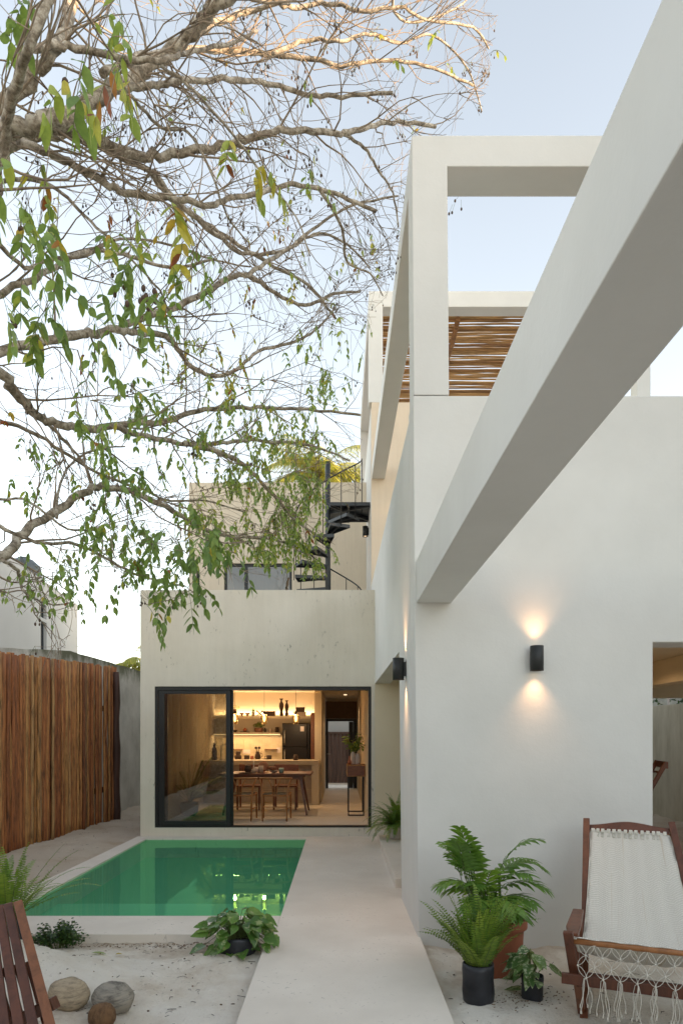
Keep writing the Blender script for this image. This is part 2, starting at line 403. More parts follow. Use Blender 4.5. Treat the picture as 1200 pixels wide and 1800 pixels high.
def emis(name, col, st):
    m = bpy.data.materials.new(name); m.use_nodes = True; n = m.node_tree; n.nodes.clear()
    e = n.nodes.new('ShaderNodeEmission'); o = n.nodes.new('ShaderNodeOutputMaterial')
    e.inputs[0].default_value = (*col, 1); e.inputs[1].default_value = st; n.links.new(e.outputs[0], o.inputs[0]); return m
WARM = (1.0, .66, .36)
M['led'] = emis('warm_led_strip', (1.0,.66,.30), 0.5)
M['bulb'] = emis('glowing_filament', (1.0,.62,.25), 1.6)
M['lens'] = emis('lit_lamp_lens', (1.0,.70,.42), 0.6)

def thin_glass(name, tint, refl, ior=1.45):
    m = bpy.data.materials.new(name); m.use_nodes = True; n = m.node_tree; n.nodes.clear()
    o = n.nodes.new('ShaderNodeOutputMaterial'); t = n.nodes.new('ShaderNodeBsdfTransparent'); t.inputs[0].default_value = (*tint,1)
    g = n.nodes.new('ShaderNodeBsdfGlossy'); g.inputs['Roughness'].default_value = 0.01
    fr = n.nodes.new('ShaderNodeFresnel'); fr.inputs[0].default_value = ior
    ad = n.nodes.new('ShaderNodeMath'); ad.operation = 'ADD'; ad.inputs[1].default_value = refl; ad.use_clamp = True
    mx = n.nodes.new('ShaderNodeMixShader')
    n.links.new(fr.outputs[0], ad.inputs[0]); n.links.new(ad.outputs[0], mx.inputs[0]); n.links.new(t.outputs[0], mx.inputs[1]); n.links.new(g.outputs[0], mx.inputs[2])
    n.links.new(mx.outputs[0], o.inputs[0]); return m, n, g, fr
M['glass'] = thin_glass('door_glass', (.62,.63,.58), 0.13)[0]
M['wglass'] = thin_glass('window_glass', (.4,.4,.38), 0.12)[0]
M['amber'] = thin_glass('amber_lamp_glass', (1.0,.80,.50), 0.04)[0]
def water():
    m, n, g, fr = thin_glass('pool_water', (.80,.97,.86), 0.0, 1.33)
    v = coords(n, (1,1,1)); b = N(n, 'ShaderNodeBump'); b.inputs['Strength'].default_value = 0.05; b.inputs['Distance'].default_value = 0.02
    n.links.new(noise_n(n, v, 2.2, 2), b.inputs['Height']); n.links.new(b.outputs[0], g.inputs['Normal'])
    df = N(n, 'ShaderNodeBsdfDiffuse'); df.inputs[0].default_value = (.19,.58,.37,1); g.inputs[0].default_value = (.30,.95,.42,1)
    tr = [x for x in n.nodes if x.type == 'BSDF_TRANSPARENT'][0]; fm = [x for x in n.nodes if x.type == 'MIX_SHADER'][0]
    mm = N(n, 'ShaderNodeMixShader'); mm.inputs[0].default_value = 0.36
    n.links.new(tr.outputs[0], mm.inputs[1]); n.links.new(df.outputs[0], mm.inputs[2]); n.links.new(mm.outputs[0], fm.inputs[1])
    return m
M['water'] = water()
M['basin'] = plaster('green_pool_plaster', (.20,.66,.40), (.27,.72,.46), 0.8, 30, rough=0.7)
# ================================================================== GROUND
SZ = -0.08
def sand_z(x, y):
    z = SZ
    z += 0.40*math.exp(-((x+2.5)/0.85)**2-((y-4.35)/0.50)**2)
    z += 0.05*math.exp(-((x+1.0)/0.5)**2-((y-5.0)/0.35)**2)
    if -8 < x < 8 and 0 < y < 18:
        k = 1.0
        z += k*(0.036*noise.noise(Vector((x*1.3,y*1.3,1)))+0.024*noise.noise(Vector((x*4,y*4,7)))+0.016*noise.noise(Vector((x*11,y*11,3))))
    if x < -3.3: z += 0.05*min(1, (-3.3-x)/0.6)
    if -0.75 < x < 0.8 and y < 5.5:               # the sand lies lower beside the path
        z = min(z, -0.055)
    if 0.3 < x < 4 and 4.9 < y < 5.4: z = min(z, -0.05)
    return z
def axis_vals(segs):
    out = []
    for a, b, st in segs:
        n = max(1, int(round((b-a)/st)))
        out += [a+(b-a)*i/n for i in range(n)]
    out.append(segs[-1][1]); return out
xs = axis_vals([(-400,-60,85),(-60,-12,12),(-12,-5,1),(-5,3.4,0.042),(3.4,7,0.3),(7,14,1),(14,60,12),(60,400,85)])
ys = axis_vals([(-200,-40,40),(-40,-8,8),(-8,1,1),(1,2.6,0.2),(2.6,8,0.042),(8,15.4,0.09),(15.4,30,1.2),(30,60,10),(60,800,120)])
mb = MB(); nx = len(xs)
POOL = (-3.0, -0.50, 5.9, 10.4)
for y in ys:
    for x in xs:
        z = sand_z(x, y)
        if -3.09 < x < -0.42 and 5.62 < y < 10.58: z = -1.75
        mb.v.append((x, y, z))
for j in range(len(ys)-1):
    for i in range(nx-1):
        a = j*nx+i; mb.f.append((a,a+1,a+nx+1,a+nx)); mb.t.append(.5); mb.sm.append(True)
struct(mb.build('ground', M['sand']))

# ------------------------------------------------------------------ paths and pool
SX0, SX1 = -0.515, 0.57
mb = MB()
mb.box(-0.565, 0.618, -3.0, 5.290, -0.3, 0.0)
struct(mb.build('path', M['path'], bevel=0.006))
mb = MB(); PX0, PX1, PY0, PY1 = -2.94, -0.518, 5.94, 10.36
def prism(mb, poly, z0, z1):
    n = len(poly); vs = [(x,y,z0) for x,y in poly]+[(x,y,z1) for x,y in poly]
    mb.add(vs, [tuple(reversed(range(n))), tuple(range(n,2*n))]+[(i,(i+1)%n,(i+1)%n+n,i+n) for i in range(n)])
prism(mb, [(PX1,5.3),(0.75,5.3),(0.75,10.6),(PX1,10.6)], -0.3, -0.010)
struct(mb.build('pool_deck', M['path'], bevel=0.005))
mb = MB()
slab_z = -0.003
CX0 = -3.22
for poly in ([(CX0,5.385),(PX1-.002,5.385),(PX1-.002,PY0),(CX0,PY0)], [(CX0,PY0),(PX0,PY0),(PX0,PY1),(CX0+.08,PY1)], [(CX0+.08,PY1),(PX1-.002,PY1),(PX1-.002,10.6),(CX0+.08,10.6)]):
    n = len(poly)
    prism(mb, poly, -0.3, -0.013)
pool = thing('swimming_pool', 'small rectangular green plunge pool with pale cement coping', 'pool', (-1.7, 8, 0))
def keep(o, p):      # parent while keeping the place the mesh was built in
    o.parent = p; o.matrix_parent_inverse = Matrix.Identity(4)
    inv = (Matrix.Translation(p.location) @ p.rotation_euler.to_matrix().to_4x4()).inverted()
    o.data.transform(inv); return o
keep(mb.build('coping', M['path']), pool)
mb = MB(); D = -1.05
def q(*a): mb.quad(*a)
X0,X1,Y0,Y1 = PX0-.001,PX1-.003,PY0-.001,PY1+.001
q((X0,Y0,D),(X1,Y0,D),(X1,Y1,D),(X0,Y1,D))
q((X0,Y1,D),(X1,Y1,D),(X1,Y1,-.018),(X0,Y1,-.018))
q((X0,Y0,D),(X0,Y1,D),(X0,Y1,-.018),(X0,Y0,-.018))
q((X1,Y1,D),(X1,Y0,D),(X1,Y0,-.018),(X1,Y1,-.018))
q((X1,Y0,D),(X0,Y0,D),(X0,Y0,-.018),(X1,Y0,-.018))
keep(mb.build('basin', M['basin']), pool)
mb = MB(); mb.box(X0+.003, X1-.003, Y0+.003, 7.12, D+.01, -0.20)
keep(mb.build('bench', M['basin']), pool)
mb = MB(); mb.quad((X0+.001,Y0+.001,-.035),(X1-.001,Y0+.001,-.035),(X1-.001,Y1-.001,-.035),(X0+.001,Y1-.001,-.035))
wt = keep(mb.build('water', M['water']), pool)

# ================================================================== THE HOUSE
house = thing('house', 'white and cream rendered house with open roof frames, overhead beam and lit kitchen', 'house')
F = 0.12     # floor level indoors
def lean(v):
    # the white corner is not quite plumb and its long side drifts a little towards the pool
    x, y, z = v
    if x < 0.64 and y < 12:
        f = (0.03*max(0, (2.4-z))/2.4 if z < 2.4 else -(z-2.4)*0.006)
        x = x + f*max(0, (11.7-y)/6.4) - (y-5.27)*0.0066
    return Vector((x, y, z))
XC = 0.572
# front wall with the porch opening
mb = MB(); slab(mb, 'x', XC, 6.3, -0.35, 4.18, 5.27, 5.60, [(2.41, 6.1, -0.35, 2.276)])
mb.xform(lean); mb.build('front_wall', M['white'], house, merge=True, bevel=.008)
# side wall facing the pool, with the alcove opening
mb = MB(); slab(mb, 'y', 5.602, 11.698, -0.35, 4.12, XC, XC+0.2, [(6.56, 10.61, -0.35, 2.36)])
mb.xform(lean); mb.build('side_wall', M['white'], house, merge=True)
# roof slab, porch ceiling and inner walls of the ground floor block
mb = MB(); mb.box(XC+.203, 6.3, 5.603, 11.69, 2.5, 3.3)
mb.build('ceiling_slab', M['alcove'], house)
mb = MB(); mb.box(2.2, 2.405, 5.603, 10.6, -0.3, 2.497); mb.box(0.9, 2.195, 6.3, 6.45, -0.3, 2.497)
mb.build('inner_wall', M['alcove'], house)
mb = MB(); mb.box(4.0, 4.25, 5.603, 11.6, 2.2, 2.497); mb.box(2.41,6.3,11.7,11.9,2.2,2.497)
mb.build('porch_beam', M['alcove'], house)
mb = MB(); mb.box(0.56, 2.19, 7.0, 10.597, -0.3, 0.085)
mb.build('alcove_step', M['path'], house, bevel=0.008)
mb = MB(); mb.box(0.485, 2.3, 10.603, 10.75, -0.3, 2.7)
mb.build('alcove_wall', M['alcove'], house)

# front roof frame: column, front beam, return beam running back
fr = MB()
slab(fr, 'x', 0.566, 5.3, 4.186, 6.19, 5.27, 5.57, [(0.838, 5.03, 4.1, 5.95)])
fr.box(0.567, 0.79, 5.571, 11.698, 5.95, 6.19)
fr.box(5.03, 5.299, 5.571, 11.698, 5.95, 6.19)
def lean2(v):
    x, y, z = v
    if x < 0.9: x = x - (z-4.18)*0.008*max(0,(11.7-y)/6.4) - (y-5.27)*0.0045
    return Vector((x, y, z))
fr.xform(lean2); fr.build('front_roof_frame', M['white'], house, bevel=0.006, merge=True)

# overhead beam coming forward from the corner
mb = MB(); mb.box(0.588, 0.856, -1.6, 5.268, 2.58, 2.91); mb.box(0.588, 0.856, -1.6, -1.33, -0.3, 2.58)
mb.build('overhead_beam', M['white'], house, bevel=0.005)

# upper white block and its frontal peach wall
YP = 11.7
mb = MB(); mb.quad((0.535,YP,3.0),(5.31,YP,3.0),(5.31,YP,7.26),(0.535,YP,7.26)); 
mb.box(0.535, 5.31, YP, YP+0.2, 2.6, 7.26)
mb.v = mb.v[4:]; mb.f = [tuple(i-4 for i in f) for f in mb.f[1:]]; mb.t = mb.t[1:]; mb.sm = mb.sm[1:]
mb.build('upper_front_wall', M['peach'], house)
mb = MB(); mb.box(0.53, 0.73, YP+0.202, 16.8, F, 7.255); mb.box(5.11, 5.31, YP+0.202, 16.8, -.3, 7.255); mb.box(0.735,5.105,16.6,16.8,-.3,7.255)
mb.build('upper_side_wall', M['white'], house)
mb = MB(); mb.box(0.735, 5.105, YP+0.203, 16.597, 6.3, 6.5); mb.build('upper_roof_slab', M['white'], house)
# rear roof frame
fr = MB(); y0, y1 = 11.7, 11.97; c0, c1, e0, e1 = 0.488, 0.725, 5.08, 5.31
slab(fr, 'x', c0, e1, 7.262, 9.17, y0, y1, [(c1, e0, 7.0, 8.9)])
fr.box(c0, c1, y1+.001, 16.5, 8.9, 9.17); fr.box(e0, e1, y1+.001, 16.5, 8.9, 9.17); fr.box(c0, e1, 16.5, 16.77, 8.9, 9.17)
fr.box(c0, c1, 16.5, 16.77, 7.262, 8.9); fr.box(e0, e1, 16.5, 16.77, 7.262, 8.9)
fr.build('rear_roof_frame', M['white'], house, bevel=0.006, merge=True)
# stick roof
rnd = random.Random(5)
st = MB(); y = 12.02
while y < 16.46:
    r = rnd.uniform(0.016, 0.025)
    for (a, b) in ((0.52+rnd.random()*.1, 5.2-rnd.random()*.1),):
        n = 22; fl_ = rnd.random() < .5; w1, w2 = rnd.uniform(-.014,.014), rnd.uniform(-.010,.010); ph = rnd.random()*6
        pts = []; rr = []
        for i in range(n):
            t = i/(n-1); x = a+(b-a)*t; tt_ = 1-t if fl_ else t
            pts.append((x, y+w1*math.sin(t*7+ph)+w2*math.sin(t*19+ph), 8.945+rnd.uniform(-.004,.004)+ (0.05 if rnd.random()<.0 else 0)))
            rr.append(r*rnd.uniform(.85,1.1)*(1-.25*tt_))
        st.tube(pts, rr, 6, rnd.random())
    y += r*2*rnd.uniform(1.15, 1.6) if rnd.random() > 0.3 else r*2*rnd.uniform(1.85, 2.3)
roof = st.build('stick_roof', M['stick'], house)
for x in (0.95, 2.08, 3.3, 4.5):
    pm = MB(); pm.tube([(x+rnd.uniform(-.02,.02), 12+i*.75, 8.875) for i in range(7)], 0.045, 8, rnd.random())
    pm.build('support_pole', M['stick'], roof)

# cream ground floor volume with the sliding door opening
BX0, BX1 = -3.10, 0.536
DX0, DX1, DZ0, DZ1 = XX(272,10.6), XX(652.5,10.6), 0.12, ZZ(1206.5,10.6)
mb = MB(); slab(mb, 'x', BX0, BX1, -0.3, 3.812, 10.6, 10.78, [(DX0, DX1, DZ0, DZ1)])
mb.box(BX0, BX0+.18, 10.782, 13.998, 2.8, 3.80)
mb.build('lower_front_wall', M['cream'], house, merge=True)
mb = MB(); mb.box(BX0, BX0+.18, 10.782, 18.9, -0.3, 2.797); mb.build('lower_side_wall', M['cream'], house)
mb = MB(); mb.box(BX0+.182, 0.48, 10.782, 14.0, 2.62, 3.05); mb.build('terrace_floor', M['path'], house)
# rear upper wall with window
WX0, WX1, WZ0, WZ1 = XX(394,14), XX(513,14), 3.6, ZZ(990,14)
mb = MB(); slab(mb, 'x', BX0, 0.528, 2.62, ZZ(848,14), 14.0, 14.18, [(WX0, WX1, WZ0, WZ1), (XX(345,14), XX(351,14), 3.6, ZZ(1000,14))])
mb.build('rear_upper_wall', M['cream2'], house, merge=True)
mb = MB(); mb.box(BX0, BX0+.18, 14.182, 18.9, 2.8, 6.73); mb.box(BX0+.182, 0.526, 18.7, 18.9, 2.62, 6.73); mb.box(BX0+.182, .526, 14.183, 18.697, 6.2, 6.4)
mb.box(BX0+.182, .526, 14.183, 18.697, 2.62, 2.9)
mb.build('rear_upper_block', M['cream2'], house)
wf = MB()
for (a,b,c,d) in ((WX0,WX1,WZ1-.05,WZ1),(WX0,WX1,WZ0,WZ0+.05),(WX0,WX0+.05,WZ0+.05,WZ1-.05),(WX1-.05,WX1,WZ0+.05,WZ1-.05),(XX(429,14),XX(435,14),WZ0+.05,WZ1-.05)):
    wf.box(a+.002,b-.002,14.05,14.11,c+.001,d-.001)
win = wf.build('window', M['black'], house)
pn = MB(); pn.quad((WX0,14.08,WZ0),(WX1,14.08,WZ0),(WX1,14.08,WZ1),(WX0,14.08,WZ1)); pn.build('pane', M['wglass'], win)
sl = MB(); a, b = XX(345,14), XX(351,14); sl.box(a+.002,b-.002,14.05,14.1,3.6,ZZ(1000,14)-.002); sl.build('window', M['black'], house)

# sliding door
dr = MB(); t = 0.055
dr.box(DX0+.002, DX1-.002, 10.62, 10.77, DZ1-t, DZ1-.002)
dr.box(DX0+.002, DX1-.002, 10.62, 10.77, DZ0+.002, DZ0+.022)
dr.box(DX0+.002, DX0+.045, 10.62, 10.77, DZ0+.024, DZ1-t-.002)
dr.box(DX1-.045, DX1-.002, 10.62, 10.77, DZ0+.024, DZ1-t-.002)
door = dr.build('sliding_door', M['black'], house)
def panel(xa, xb, y, ta, tb):
    m_ = MB(); z0, z1 = DZ0+.024, DZ1-t-.003
    m_.box(xa, xa+ta, y, y+.04, z0, z1); m_.box(xb-tb, xb, y, y+.04, z0, z1)
    m_.box(xa+ta+.001, xb-tb-.001, y, y+.04, z0, z0+.075); m_.box(xa+ta+.001, xb-tb-.001, y, y+.04, z1-.055, z1)
    p = m_.build('panel', M['black'], door)
    g = MB(); g.quad((xa+ta-.01,y+.02,z0+.03),(xb-tb+.01,y+.02,z0+.03),(xb-tb+.01,y+.02,z1-.03),(xa+ta-.01,y+.02,z1-.03))
    g.build('glass', M['glass'], p)
panel(DX0+.05, XX(405,10.64), 10.64, .085, .07)
panel(DX0+.09, XX(410,10.70), 10.70, .085, .075)

# ---- indoors
CY = 14.35      # partition / bar front
rm = MB()
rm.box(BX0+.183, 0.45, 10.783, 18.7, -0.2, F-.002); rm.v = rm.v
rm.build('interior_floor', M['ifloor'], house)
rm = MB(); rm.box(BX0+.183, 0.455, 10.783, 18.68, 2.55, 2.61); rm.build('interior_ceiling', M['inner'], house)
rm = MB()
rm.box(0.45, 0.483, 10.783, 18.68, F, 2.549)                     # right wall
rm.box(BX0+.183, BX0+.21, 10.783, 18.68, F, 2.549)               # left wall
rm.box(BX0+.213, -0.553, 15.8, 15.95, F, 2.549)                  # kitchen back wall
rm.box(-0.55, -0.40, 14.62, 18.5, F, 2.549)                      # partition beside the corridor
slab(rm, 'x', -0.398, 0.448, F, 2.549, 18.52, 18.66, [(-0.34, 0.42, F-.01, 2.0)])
rm.build('interior_wall', M['inner'], house)
rm = MB(); rm.box(-0.398, 0.448, 18.505, 18.518, 2.0, 2.47); rm.build('door_header', simple('brown_wall_paint', (.17,.10,.055), 0.8), house)
# back door
bd = MB(); Y = 18.45
bd.box(-.395,-.33,Y,Y+.06,F+.003,1.93); bd.box(.35,.44,Y,Y+.06,F+.003,1.93); bd.box(-.395,.44,Y,Y+.06,1.93,1.995)
bdo = bd.build('back_door', M['black'], house)
bd = MB(); bd.box(.23,.345,Y-.03,Y+.0,F+.01,1.92); lf = bd.build('door_leaf', M['black'], bdo)
bd = MB(); bd.bar((-.36,Y-.02,1.05),(-.27,Y-.05,1.05),.015,.015); bd.build('handle', M['steel'], bdo)
# kitchen: bar, counter, tiles, shelves, ledges
kb = MB(); kb.box(BX0+.212, -0.44, 14.15, 14.9, 0.94, 1.03); kb.box(-0.60,-0.44,14.15,14.6,F,.938)
kb.box(BX0+.212, -.602, 14.45, 14.5, F, .938)
kbo = kb.build('kitchen_bar', M['inner'], house, bevel=0.004)
for i in range(4):
    kd = MB()
    for j in range(3): kd.box(-2.9+i*.58, -2.9+i*.58+.56, 14.43, 14.448, .16+j*.26, .16+j*.26+.24)
    kd.build('drawer_front', M['clayp'], kbo)
kc = MB(); kc.box(BX0+.212, -1.34, 15.2, 15.797, F, 1.00); kc.build('back_counter', M['inner'], house)
tl = MB(); rnd = random.Random(2)
for i in range(16):
    for j in range(3):
        x = -2.85+i*.1005*1.0; tl.box(-2.88+i*.13, -2.88+i*.13+.126, 15.785, 15.797, 1.02+j*.16, 1.02+j*.16+.156, rnd.random())
tl.build('wall_tiles', simple('glazed_cream_tile', (.50,.41,.26), 0.3, nz=0.2, sc=3), house)
sh = MB(); sh.box(BX0+.213, -0.555, 15.45, 15.797, 1.93, 1.99); us = sh.build('upper_shelf', M['inner'], house)
sh = MB(); sh.box(BX0+.213, -1.36, 15.5, 15.797, 1.58, 1.62); ls = sh.build('lower_shelf', M['inner'], house)
le = MB(); le.box(BX0+.22, -1.37, 15.52, 15.54, 1.562, 1.578); le.build('led_strip', M['led'], ls)
le = MB(); le.box(BX0+.22, -0.57, 15.765, 15.79, 1.992, 2.005); le.build('led_strip', M['led'], us)
for x in (-2.55, -1.75, -1.3):
    s_ = MB(); s_.box(x,x+.3,15.7,15.784,1.22,1.235); s_.build('ledge', M['darkwood'], house)
for x, z in ((-2.6,1.45),(-1.85,1.45)):
    pass
so_ = MB(); so_.box(-1.47,-1.38,15.78,15.784,1.15,1.27); so_.build('power_socket', M['cer'], house)
so_ = MB(); so_.box(-2.25,-2.08,15.78,15.784,1.13,1.22); so_.build('power_socket', M['cer'], house)
for (x, y, zc) in ((-1.72,12.4,2.55),(-.75,12.4,2.55),(0.12,16.6,2.55),(3.2,8.2,2.5)):
    d_ = MB(); d_.lathe([(.0,0),(.035,0),(.04,.006),(.04,.01)], (x,y,zc-.018), 16); d_.build('downlight', M['lens'], house)
    l = bpy.data.lights.new('downlight_lamp','SPOT'); l.energy = 8 if zc > 2.52 else 9; l.color = WARM; l.spot_size = R(110 if zc > 2.52 else 165); l.spot_blend = 0.6; l.shadow_soft_size = .03
    lo = bpy.data.objects.new('downlight_lamp', l); C.objects.link(lo); lo.location = (x,y,zc-.03); lo.parent = house
def area(name, loc, sx, sy, e, rot, col=WARM):
    l = bpy.data.lights.new(name,'AREA'); l.shape = 'RECTANGLE'; l.size = sx; l.size_y = sy; l.energy = e; l.color = col
    lo = bpy.data.objects.new(name, l); C.objects.link(lo); lo.location = loc; lo.rotation_euler = rot; lo.parent = house
area('shelf_light', (-1.8,15.74,2.015), 2.4, .02, 5, (R(180),0,0))
area('shelf_light', (-2.1,15.53,1.56), 1.5, .02, 3, (0,0,0))

# ================================================================== wall lamps
def wall_lamp(x, y, z, facing, label, up=True, e=2.4):
    rz = {'front': 0, 'side': -PI/2}[facing]
    t = thing('wall_lamp', label, 'wall lamp', (x,y,z), rz, 'cylindrical outdoor wall lamps')
    b = MB(); b.lathe([(.046,-.095),(.05,-.095),(.05,.095),(.046,.095)], (0,-.065,0), 24, cap=False)
    b.lathe([(.046,-.095),(.046,-.06),(.0,-.06)], (0,-.065,0), 24, cap=False); b.lathe([(.0,.06),(.046,.06),(.046,.095)], (0,-.065,0), 24, cap=False)
    b.build('housing', M['lampbody'], t)
    b = MB(); b.box(-.035,.035,-.02,-.001,-.06,.06); b.build('bracket', M['lampbody'], t)
    for s in ((-1,1) if up else (-1,)):
        b = MB(); b.lathe([(.0,s*.072),(.04,s*.072),(.04,s*.078),(.0,s*.078)], (0,-.065,0), 20); b.build('lens', M['lens'], t)
        l = bpy.data.lights.new('lamp_light','SPOT'); l.energy = e; l.color = (1.0,.55,.27); l.spot_size = R(96); l.spot_blend = 1.0; l.shadow_soft_size = .035
        lo = bpy.data.objects.new('lamp_light', l); C.objects.link(lo); lo.parent = t
        lo.location = (0,-.065,s*.085); lo.rotation_euler = (PI if s > 0 else 0, 0, 0)
    return t
wall_lamp(XX(938.5,5.27), 5.268, 2.145, 'front', 'black cylinder lamp glowing up and down on the broad white front wall')
wall_lamp(0.570, 5.95, 2.135, 'side', 'black cylinder lamp on the white side wall above the alcove lintel', e=4.5)
wall_lamp(0.530, 12.75, 5.36, 'side', 'small dark cylinder lamp high up under the spiral stair landing', up=False, e=1.2)

# ================================================================== spiral stair
def spiral():
    cx, cy = XX(576,12.4), 12.4
    t = thing('spiral_staircase', 'black steel spiral staircase rising from the terrace to a landing', 'staircase', (cx,cy,3.05))
    p = MB(); p.lathe([(.047,0),(.047,3.47)], (0,0,0), 20); p.build('centre_pole', M['blackm'], t)
    Rr = 0.60; z0 = 0.21; nst = 13
    # angle: 0 = +x (house side); stair climbs back -> left -> front -> right
    def ang(i): return R(-2+29.5*i)
    rise = (5.64-3.05)/13.0
    for i in range(12):
        a = ang(i)+R(0); z = rise*(i+1); s = MB(); da = R(18)
        q1 = (.05*math.cos(a-da),.05*math.sin(a-da)); 
        pts = [(.05*math.cos(a-da*2.5),.05*math.sin(a-da*2.5)),(Rr*math.cos(a-da),Rr*math.sin(a-da)),(Rr*math.cos(a+da),Rr*math.sin(a+da)),(.05*math.cos(a+da*2.5),.05*math.sin(a+da*2.5))]
        vs = [(x,y,z-.006) for x,y in pts]+[(x,y,z) for x,y in pts]
        s.add(vs, [(3,2,1,0),(4,5,6,7),(0,1,5,4),(1,2,6,5),(2,3,7,6),(3,0,4,7)])
        # folded edges
        for j, k in ((0,1),(1,2),(2,3)):
            A = Vector((*pts[j],z-.03)); B = Vector((*pts[k],z-.03)); s.bar(A, B, .006, .055)
        # rib under the tread
        s.bar((.05*math.cos(a),.05*math.sin(a),z-.05),(Rr*.9*math.cos(a),Rr*.9*math.sin(a),z-.02),.01,.06)
        s.build('tread', M['blackm'], t)
    # landing against the white side wall
    L = MB(); z = 5.68-3.05; x1 = 0.53-cx-.003
    L.box(0.03, x1, -.32, .62, z-.012, z); L.box(.03,x1,-.326,-.32,z-.06,z); L.box(.03,x1,.62,.626,z-.06,z)
    L.bar((.04,-.3,z-.05),(x1,.5,z-.05),.03,.06); L.bar((x1*.5,-.32,z-.05),(x1*.5,.6,z-.05),.03,.06); L.bar((.0,.1,z-.05),(x1,-.28,z-.05),.03,.06)
    L.build('landing', M['blackm'], t)
    h = MB(); pts = []
    n = 96
    for k in range(n+1):
        f = k/n*12.2
        a = ang(f); zz = rise*(f+1)+.88
        pts.append(((Rr+.02)*math.cos(a), (Rr+.02)*math.sin(a), zz))
    h.tube(pts, .013, 8); h.build('handrail', M['black'], t)
    for i in range(13):
        a = ang(i if i < 12 else 12.1); zz = rise*(i+1); b = MB()
        x, y = (Rr+.02)*math.cos(a), (Rr+.02)*math.sin(a)
        b.tube([(x,y,zz-.06),(x,y,zz+.88)], .008, 6); b.build('baluster', M['black'], t)
    return t
spiral()

# ================================================================== left side: log fence, boundary wall, neighbour
A = Vector((-4.30, 13.0)); B = Vector((-4.50, 9.03))
dirv = (B-A).normalized()
rnd = random.Random(11)
fn = thing('log_fence', 'tall fence of upright reddish brown logs left of the pool', 'fence', (-4.4, 9, -.08))
mb = MB(); s = 0.0; total = 21.0
while s < total:
    r = rnd.uniform(.017,.034); p = A+dirv*s if s < 5 else A+dirv*5+Vector((-.004*(s-5),-(s-5))); s += r*1.95
    top = 2.85-(s/3.97)*0.19 if s < 6 else 2.56
    top = top if s < 6 else 2.56+min(.5,(s-6)*.05); top += rnd.uniform(-.02,.02); off = rnd.uniform(-.035,.02); tn = rnd.random(); k = 9
    ph = rnd.random()*9; pts = []; rr = []
    for i in range(k+1):
        z = -.12+(top+.12)*i/k
        pts.append((p.x+off+.016*noise.noise(Vector((ph,z*1.2,0))), p.y+.020*noise.noise(Vector((z*1.3,ph,4))), z)); rr.append(r*(1+.30*noise.noise(Vector((ph*3,z*2.2,9)))))
    mb.tube(pts, rr, 8, tn)
keep(mb.build('log_panel', M['fence']), fn)
mb = MB()
for z_ in (.55,2.05): mb.bar((-4.37,13,z_),(-4.62,8,z_),.05,.1); mb.bar((-4.622,7.98,z_),(-4.66,-7,z_),.03,.1)
keep(mb.build('rail', M['post']), fn)
mb = MB(); mb.tube([(-4.24+.012*math.sin(i*1.7),12.93,-.12+i*.287) for i in range(11)], [.078,.075,.072,.076,.07,.073,.07,.066,.068,.064,.064], 10, .3)
keep(mb.build('end_post', M['post']), fn)
# concrete boundary wall, its top stepping and sloping
bw = MB(); top = [(-8,2.1),(2,2.2),(9.0,2.72),(11.76,3.01),(14.9,3.02),(24,3.0)]
for (ya,za),(yb,zb) in zip(top,top[1:]):
    n = max(1,int((yb-ya)/.35))
    for i in range(n):
        a = ya+(yb-ya)*i/n; b = ya+(yb-ya)*(i+1)/n; z1 = za+(zb-za)*i/n+.015*noise.noise(Vector((a*3,0,0))); z2 = za+(zb-za)*(i+1)/n+.015*noise.noise(Vector((b*3,0,0)))
        xo = lambda y: -4.70+ (0.02*(y-9) if y > 9 else 0)
        vs = [(xo(a)-.15,a,-.3),(xo(a),a,-.3),(xo(b),b,-.3),(xo(b)-.15,b,-.3),(xo(a)-.15,a,z1),(xo(a),a,z1),(xo(b),b,z2),(xo(b)-.15,b,z2)]
        bw.add(vs, [(4,5,6,7),(1,2,6,5),(3,0,4,7)])
tag(bw.build('boundary_wall', M['concrete'], merge=True), 'weathered grey concrete wall with mossy top behind the log fence', 'wall')

nb = thing('neighbour_or_sun_block', 'white neighbouring house with tall narrow windows beyond the log fence', 'house')
P0 = Vector((-7.35, 12.4)); P1 = Vector((XX(137,22), 22.0)); dv = (P1-P0); Ln = dv.length; dv.normalize(); nv = Vector((dv.y,-dv.x))  # outward normal (+x)
def along(y_px, zz=None):   # distance along the facade whose pixel column is y_px
    # solve (x-598)/1200 = X/Y
    k = (y_px-598)/1200; return (k*P0.y-P0.x)/(dv.x-k*dv.y)
s1, s2 = along(72), along(82.5)
def fz(py, s): y = P0.y+dv.y*s; return ZZ(py, y)
sm = (s1+s2)/2
mb = MB(); zt = ZZ(1063,22)
slab(mb, 'x', 0, Ln, -.3, zt, -0.0, 0.3, [(s1,s2,fz(1087,sm),fz(1062,sm)),(s1,s2,1.5,fz(1093,sm))])
mb.box(0.001,Ln,6.8,7,-.3,zt-.01); mb.box(Ln-.2,Ln,.301,6.8,-.3,zt-.01); mb.box(0,.2,.301,6.8,-.3,zt-.01); mb.box(.2,Ln-.2,.301,6.8,zt-.4,zt-.2)
def tow(v): q_ = P0+dv*v.x-nv*v.y; return Vector((q_.x,q_.y,v.z))
mb.xform(tow); mb.build('wall', M['neigh'], nb)
